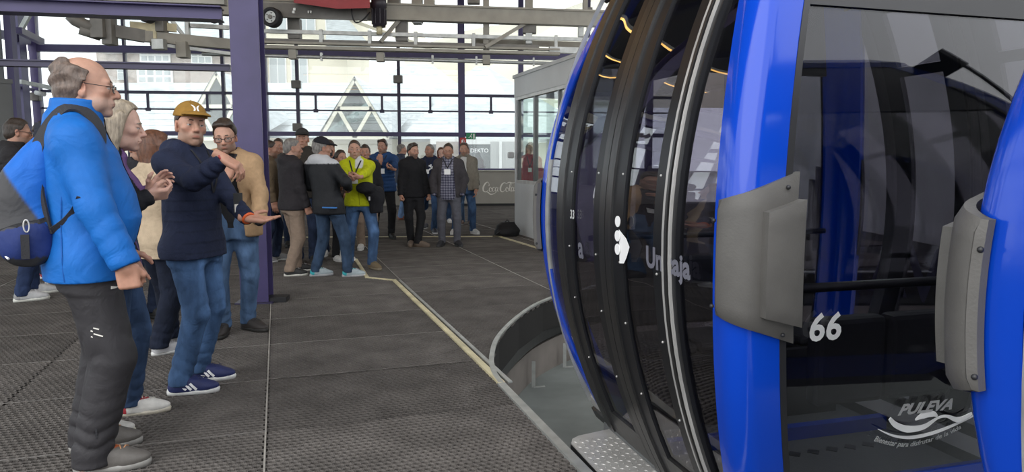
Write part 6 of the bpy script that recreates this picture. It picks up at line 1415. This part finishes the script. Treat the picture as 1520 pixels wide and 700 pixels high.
r, d = fig('bald man in yellow-green fleece jacket and jeans, black jacket over his arm', (538, 398), (522, 208), 172, bw=1.02, skin='b', hair='crop', hcol='brown', stubble=.4, stubcol=(.25, .17, .12), seed=68, head=(8, 0, 0), lean=(.05, 0), feet_px=[(517, 397, 165), (555, 399, -150)], top=dict(col=(.50, .54, .012), collar='stand', hem=.86, th=.026, zip=(.30, .33, .01), ziptop=1.36, colf=lambda V, C: np.where(((V[:, 1] > .05) & (np.abs(V[:, 0] + .0) < .05) & (V[:, 2] > 1.38))[:, None], np.array((.6, .6, .6)), C)), pants=JM, shoe=SH((.16, .12, .07), (.24, .20, .14), lace=(.2, .16, .1), boot=True),
    R=dict(px=(517, 270, 8.65), pose='hold', hint=(1, -.3, -.8), fd=(-1, .2, -.1), pn=(0, -.6, .8)), L=dict(px=(527, 268, 8.62), pose='hold', hint=(-1, -.3, -.8), fd=(1, .2, -.1), pn=(0, -.6, .8)), lanyard=dict(z=1.20, x=.03, size=(.08, .06)))
s = d['s']; jk = thing('folded_jacket', 'black jacket and cap draped over the forearm of the yellow-green fleece', 'jacket', tuple(r.location), r.rotation_euler[2])
g = Grid((-.42, -.02, .72), (.05, .42, 1.25), .014); wbj = wob(77, 16); g.add(ell((-.11, .26, 1.12), (.13, .07, .075))); g.add(loft([(.78, -.24, .16, .08, .055), (.92, -.22, .17, .11, .07), (1.08, -.20, .18, .13, .09), (1.14, -.18, .18, .11, .08)], 2.4), .03); g.disp(lambda x, y, z: .010 * wbj(x, y, z)); V, Q = g.mesh(); soft_obj('jacket_cloth', V * s, Q, (.017, .017, .02), M['cloth'], jk)
mk = MB().ribbon([(-.15 * s, .262 * s, .95 * s), (-.15 * s, .262 * s, 1.0 * s)], Vector((0, 1, 0)), .02, .004).build('zip_pull', M['alu'], jk)
fig('dark-haired man in black jacket and pale trousers, half hidden behind the yellow-green fleece', (545, 370), (537, 215), 178, skin='c', hair='short', hcol='dark', seed=69, top=dict(col=(.02, .02, .024)), pants=BE, shoe=WSH)
fig('man in blue quilted puffer jacket and black trousers, hand to his chin', (571, 354), (567, 207), 170, bw=1.04, skin='c', hair='full', hcol='brown', beard=None, stubble=.6, seed=70, head=(-8, -4, 0), feet_px=[(556, 353, 170), (582, 354, -165)], top=dict(col=(.022, .060, .16), collar='hood', puffer=.06, hem=.84, th=.036), pants=BK, shoe=BSH, R=dict(px=(566, 240, 12.3), pose='hold', hint=(1, -.2, -1), fd=(0, .2, 1), pn=(0, -1, 0)), L=dict(px=(583, 252, 12.3), pose='hold', hint=(-1, 0, -1), fd=(.7, .3, .2), pn=(0, -.3, 1)), lanyard=dict(z=1.20, size=(.10, .09)))
fig('man with receding hair in navy jacket, jeans and reddish-brown shoes, farthest back, in profile', (597, 326), (589, 214), -80, skin='b', hair='thin', hcol='grey', seed=71, top=dict(col=(.04, .05, .08)), pants=dict(col=(.09, .15, .26)), shoe=SH((.18, .06, .035), (.1, .05, .03)))
fig('dark-haired man all in black with brown boots, standing in front of the navy hoodie', (614, 365), (617, 213), -158, bw=.95, skin='b', hair='quiff', hcol='dark', stubble=.8, stubcol=(.09, .06, .05), seed=72, head=(10, -4, 0), feet_px=[(610, 365, 175), (624, 366, -110)], top=dict(col=(.014, .014, .016), collar='stand', hem=.84, th=.03), shirt=None, pants=BK, shoe=SH((.17, .13, .10), (.15, .11, .08), boot=True, lace=(.1, .08, .06)), R=dict(hand=(.26, .10, .85), pose='fist'), L=dict(hand=(-.25, .10, .86), pose='fist'))
r, d = fig('man in navy hoodie with a white chest print and jeans, badge on his chest', (640, 346), (634, 214), 160, skin='c', hair='crop', hcol='grey', seed=73, stubble=.4, head=(-14, 2, 0), feet_px=[(631, 339, 160), (645, 346, -170)], top=dict(name='hoodie', col=(.016, .022, .050), collar='hood', hem=.86), pants=JB, shoe=SH((.04, .04, .05), (.6, .6, .6)), lanyard=dict(z=1.22, x=.02, size=(.09, .08)))
mk = MB(); gj = d['gj']; s = d['s']
for p, q in (((-.02, 1.34), (-.10, 1.26)), ((-.10, 1.32), (-.02, 1.25)), ((-.06, 1.36), (-.06, 1.30))): mk.ribbon([(p[0] * s, gj.surf(p[0] * s, p[1] * s) + .004, p[1] * s), (q[0] * s, gj.surf(q[0] * s, q[1] * s) + .004, q[1] * s)], Vector((0, 1, 0)), .026, .003)
mk.build('chest_print', M['white'], r)
fig('woman with long auburn hair in red top, between the navy hoodie and checked shirt', (657, 330), (657, 219), 172, fem=True, skin='d', hair='long', hcol='redbrown', seed=74, head=(6, 0, 6), feet_px=[(648, 330, 175), (667, 330, -170)], top=dict(col=(.25, .04, .04)), pants=JB, shoe=WSH)
def check(V, C):
    a = (np.floor(V[:, 0] / .022) + 0) % 2; b = (np.floor(V[:, 2] / .022)) % 2; return np.where((a + b == 0)[:, None], np.array((.30, .30, .36)), np.where((a + b == 2)[:, None], np.array((.03, .03, .06)), np.array((.12, .12, .17))))
fig('man in checked shirt, open dark jacket and grey trousers, hands in his pockets', (667, 366), (672, 212), 172, bw=1.04, skin='c', hair='crop', hcol='dark', stubble=.5, seed=75, head=(4, -10, 0), hfwd=.04, feet_px=[(655, 365, 160), (680, 365, -160)], top=dict(col=(.055, .050, .055), collar='fold', hem=.84, th=.034, open=(.085, .135, 1.45)), shirt=dict(col=(.1, .1, .13), colf=check, hem=.80, th=.024), pants=GY, shoe=SH((.03, .03, .035), (.05, .05, .05), lace=(.05, .05, .05), boot=True), R=dict(hand=(.235, .07, .90), pose='pocket', hint=(1, -.8, 0)), L=dict(hand=(-.235, .07, .90), pose='pocket', hint=(-1, -.8, 0)), lanyard=dict(z=1.27, size=(.10, .085)))
fig('man in stone-coloured jacket over white T-shirt and jeans, at the right end of the crowd', (690, 349), (688, 212), 166, skin='b', hair='full', hcol='greybrown', stubble=.6, seed=76, head=(6, -2, 0), feet_px=[(674, 347, 165), (704, 347, -150)], top=dict(col=(.24, .215, .175), collar='stand', hem=.86, th=.032, open=(.06, .10, 1.45)), shirt=dict(col=(.62, .62, .6)), pants=JM, shoe=WSH, R=dict(hand=(.25, .1, .86)), L=dict(hand=(-.25, .1, .86)))
fig('person in jeans and brown shoes almost entirely hidden behind the stone-coloured jacket', (692, 333), (686, 216), 178, skin='c', hair='short', hcol='brown', seed=78, top=dict(col=(.08, .07, .06)), pants=dict(col=(.08, .14, .24)), shoe=SH((.14, .08, .05)))
fig('woman with dark hair in red jacket standing inside the booth window', (787, None, 15.2), (787, 212), 176, fem=True, skin='c', hair='long', hcol='brown', seed=79, top=dict(col=(.40, .035, .05), th=.03), pants=JD, shoe=BSH, lanyard=dict(z=1.2))
fig('man in grey jacket glimpsed between the grey-cropped man and the phone', (420, None, 11.6), (421, 206), 170, skin='c', hair='short', hcol='brown', seed=80, top=dict(col=(.09, .085, .08)), pants=JD, shoe=BSH)
fig('dark-haired man glimpsed between the flat hat and the phone', (474, None, 11.3), (477, 214), -160, skin='c', hair='short', hcol='brown', seed=81, top=dict(col=(.05, .05, .06)), pants=JD, shoe=BSH)
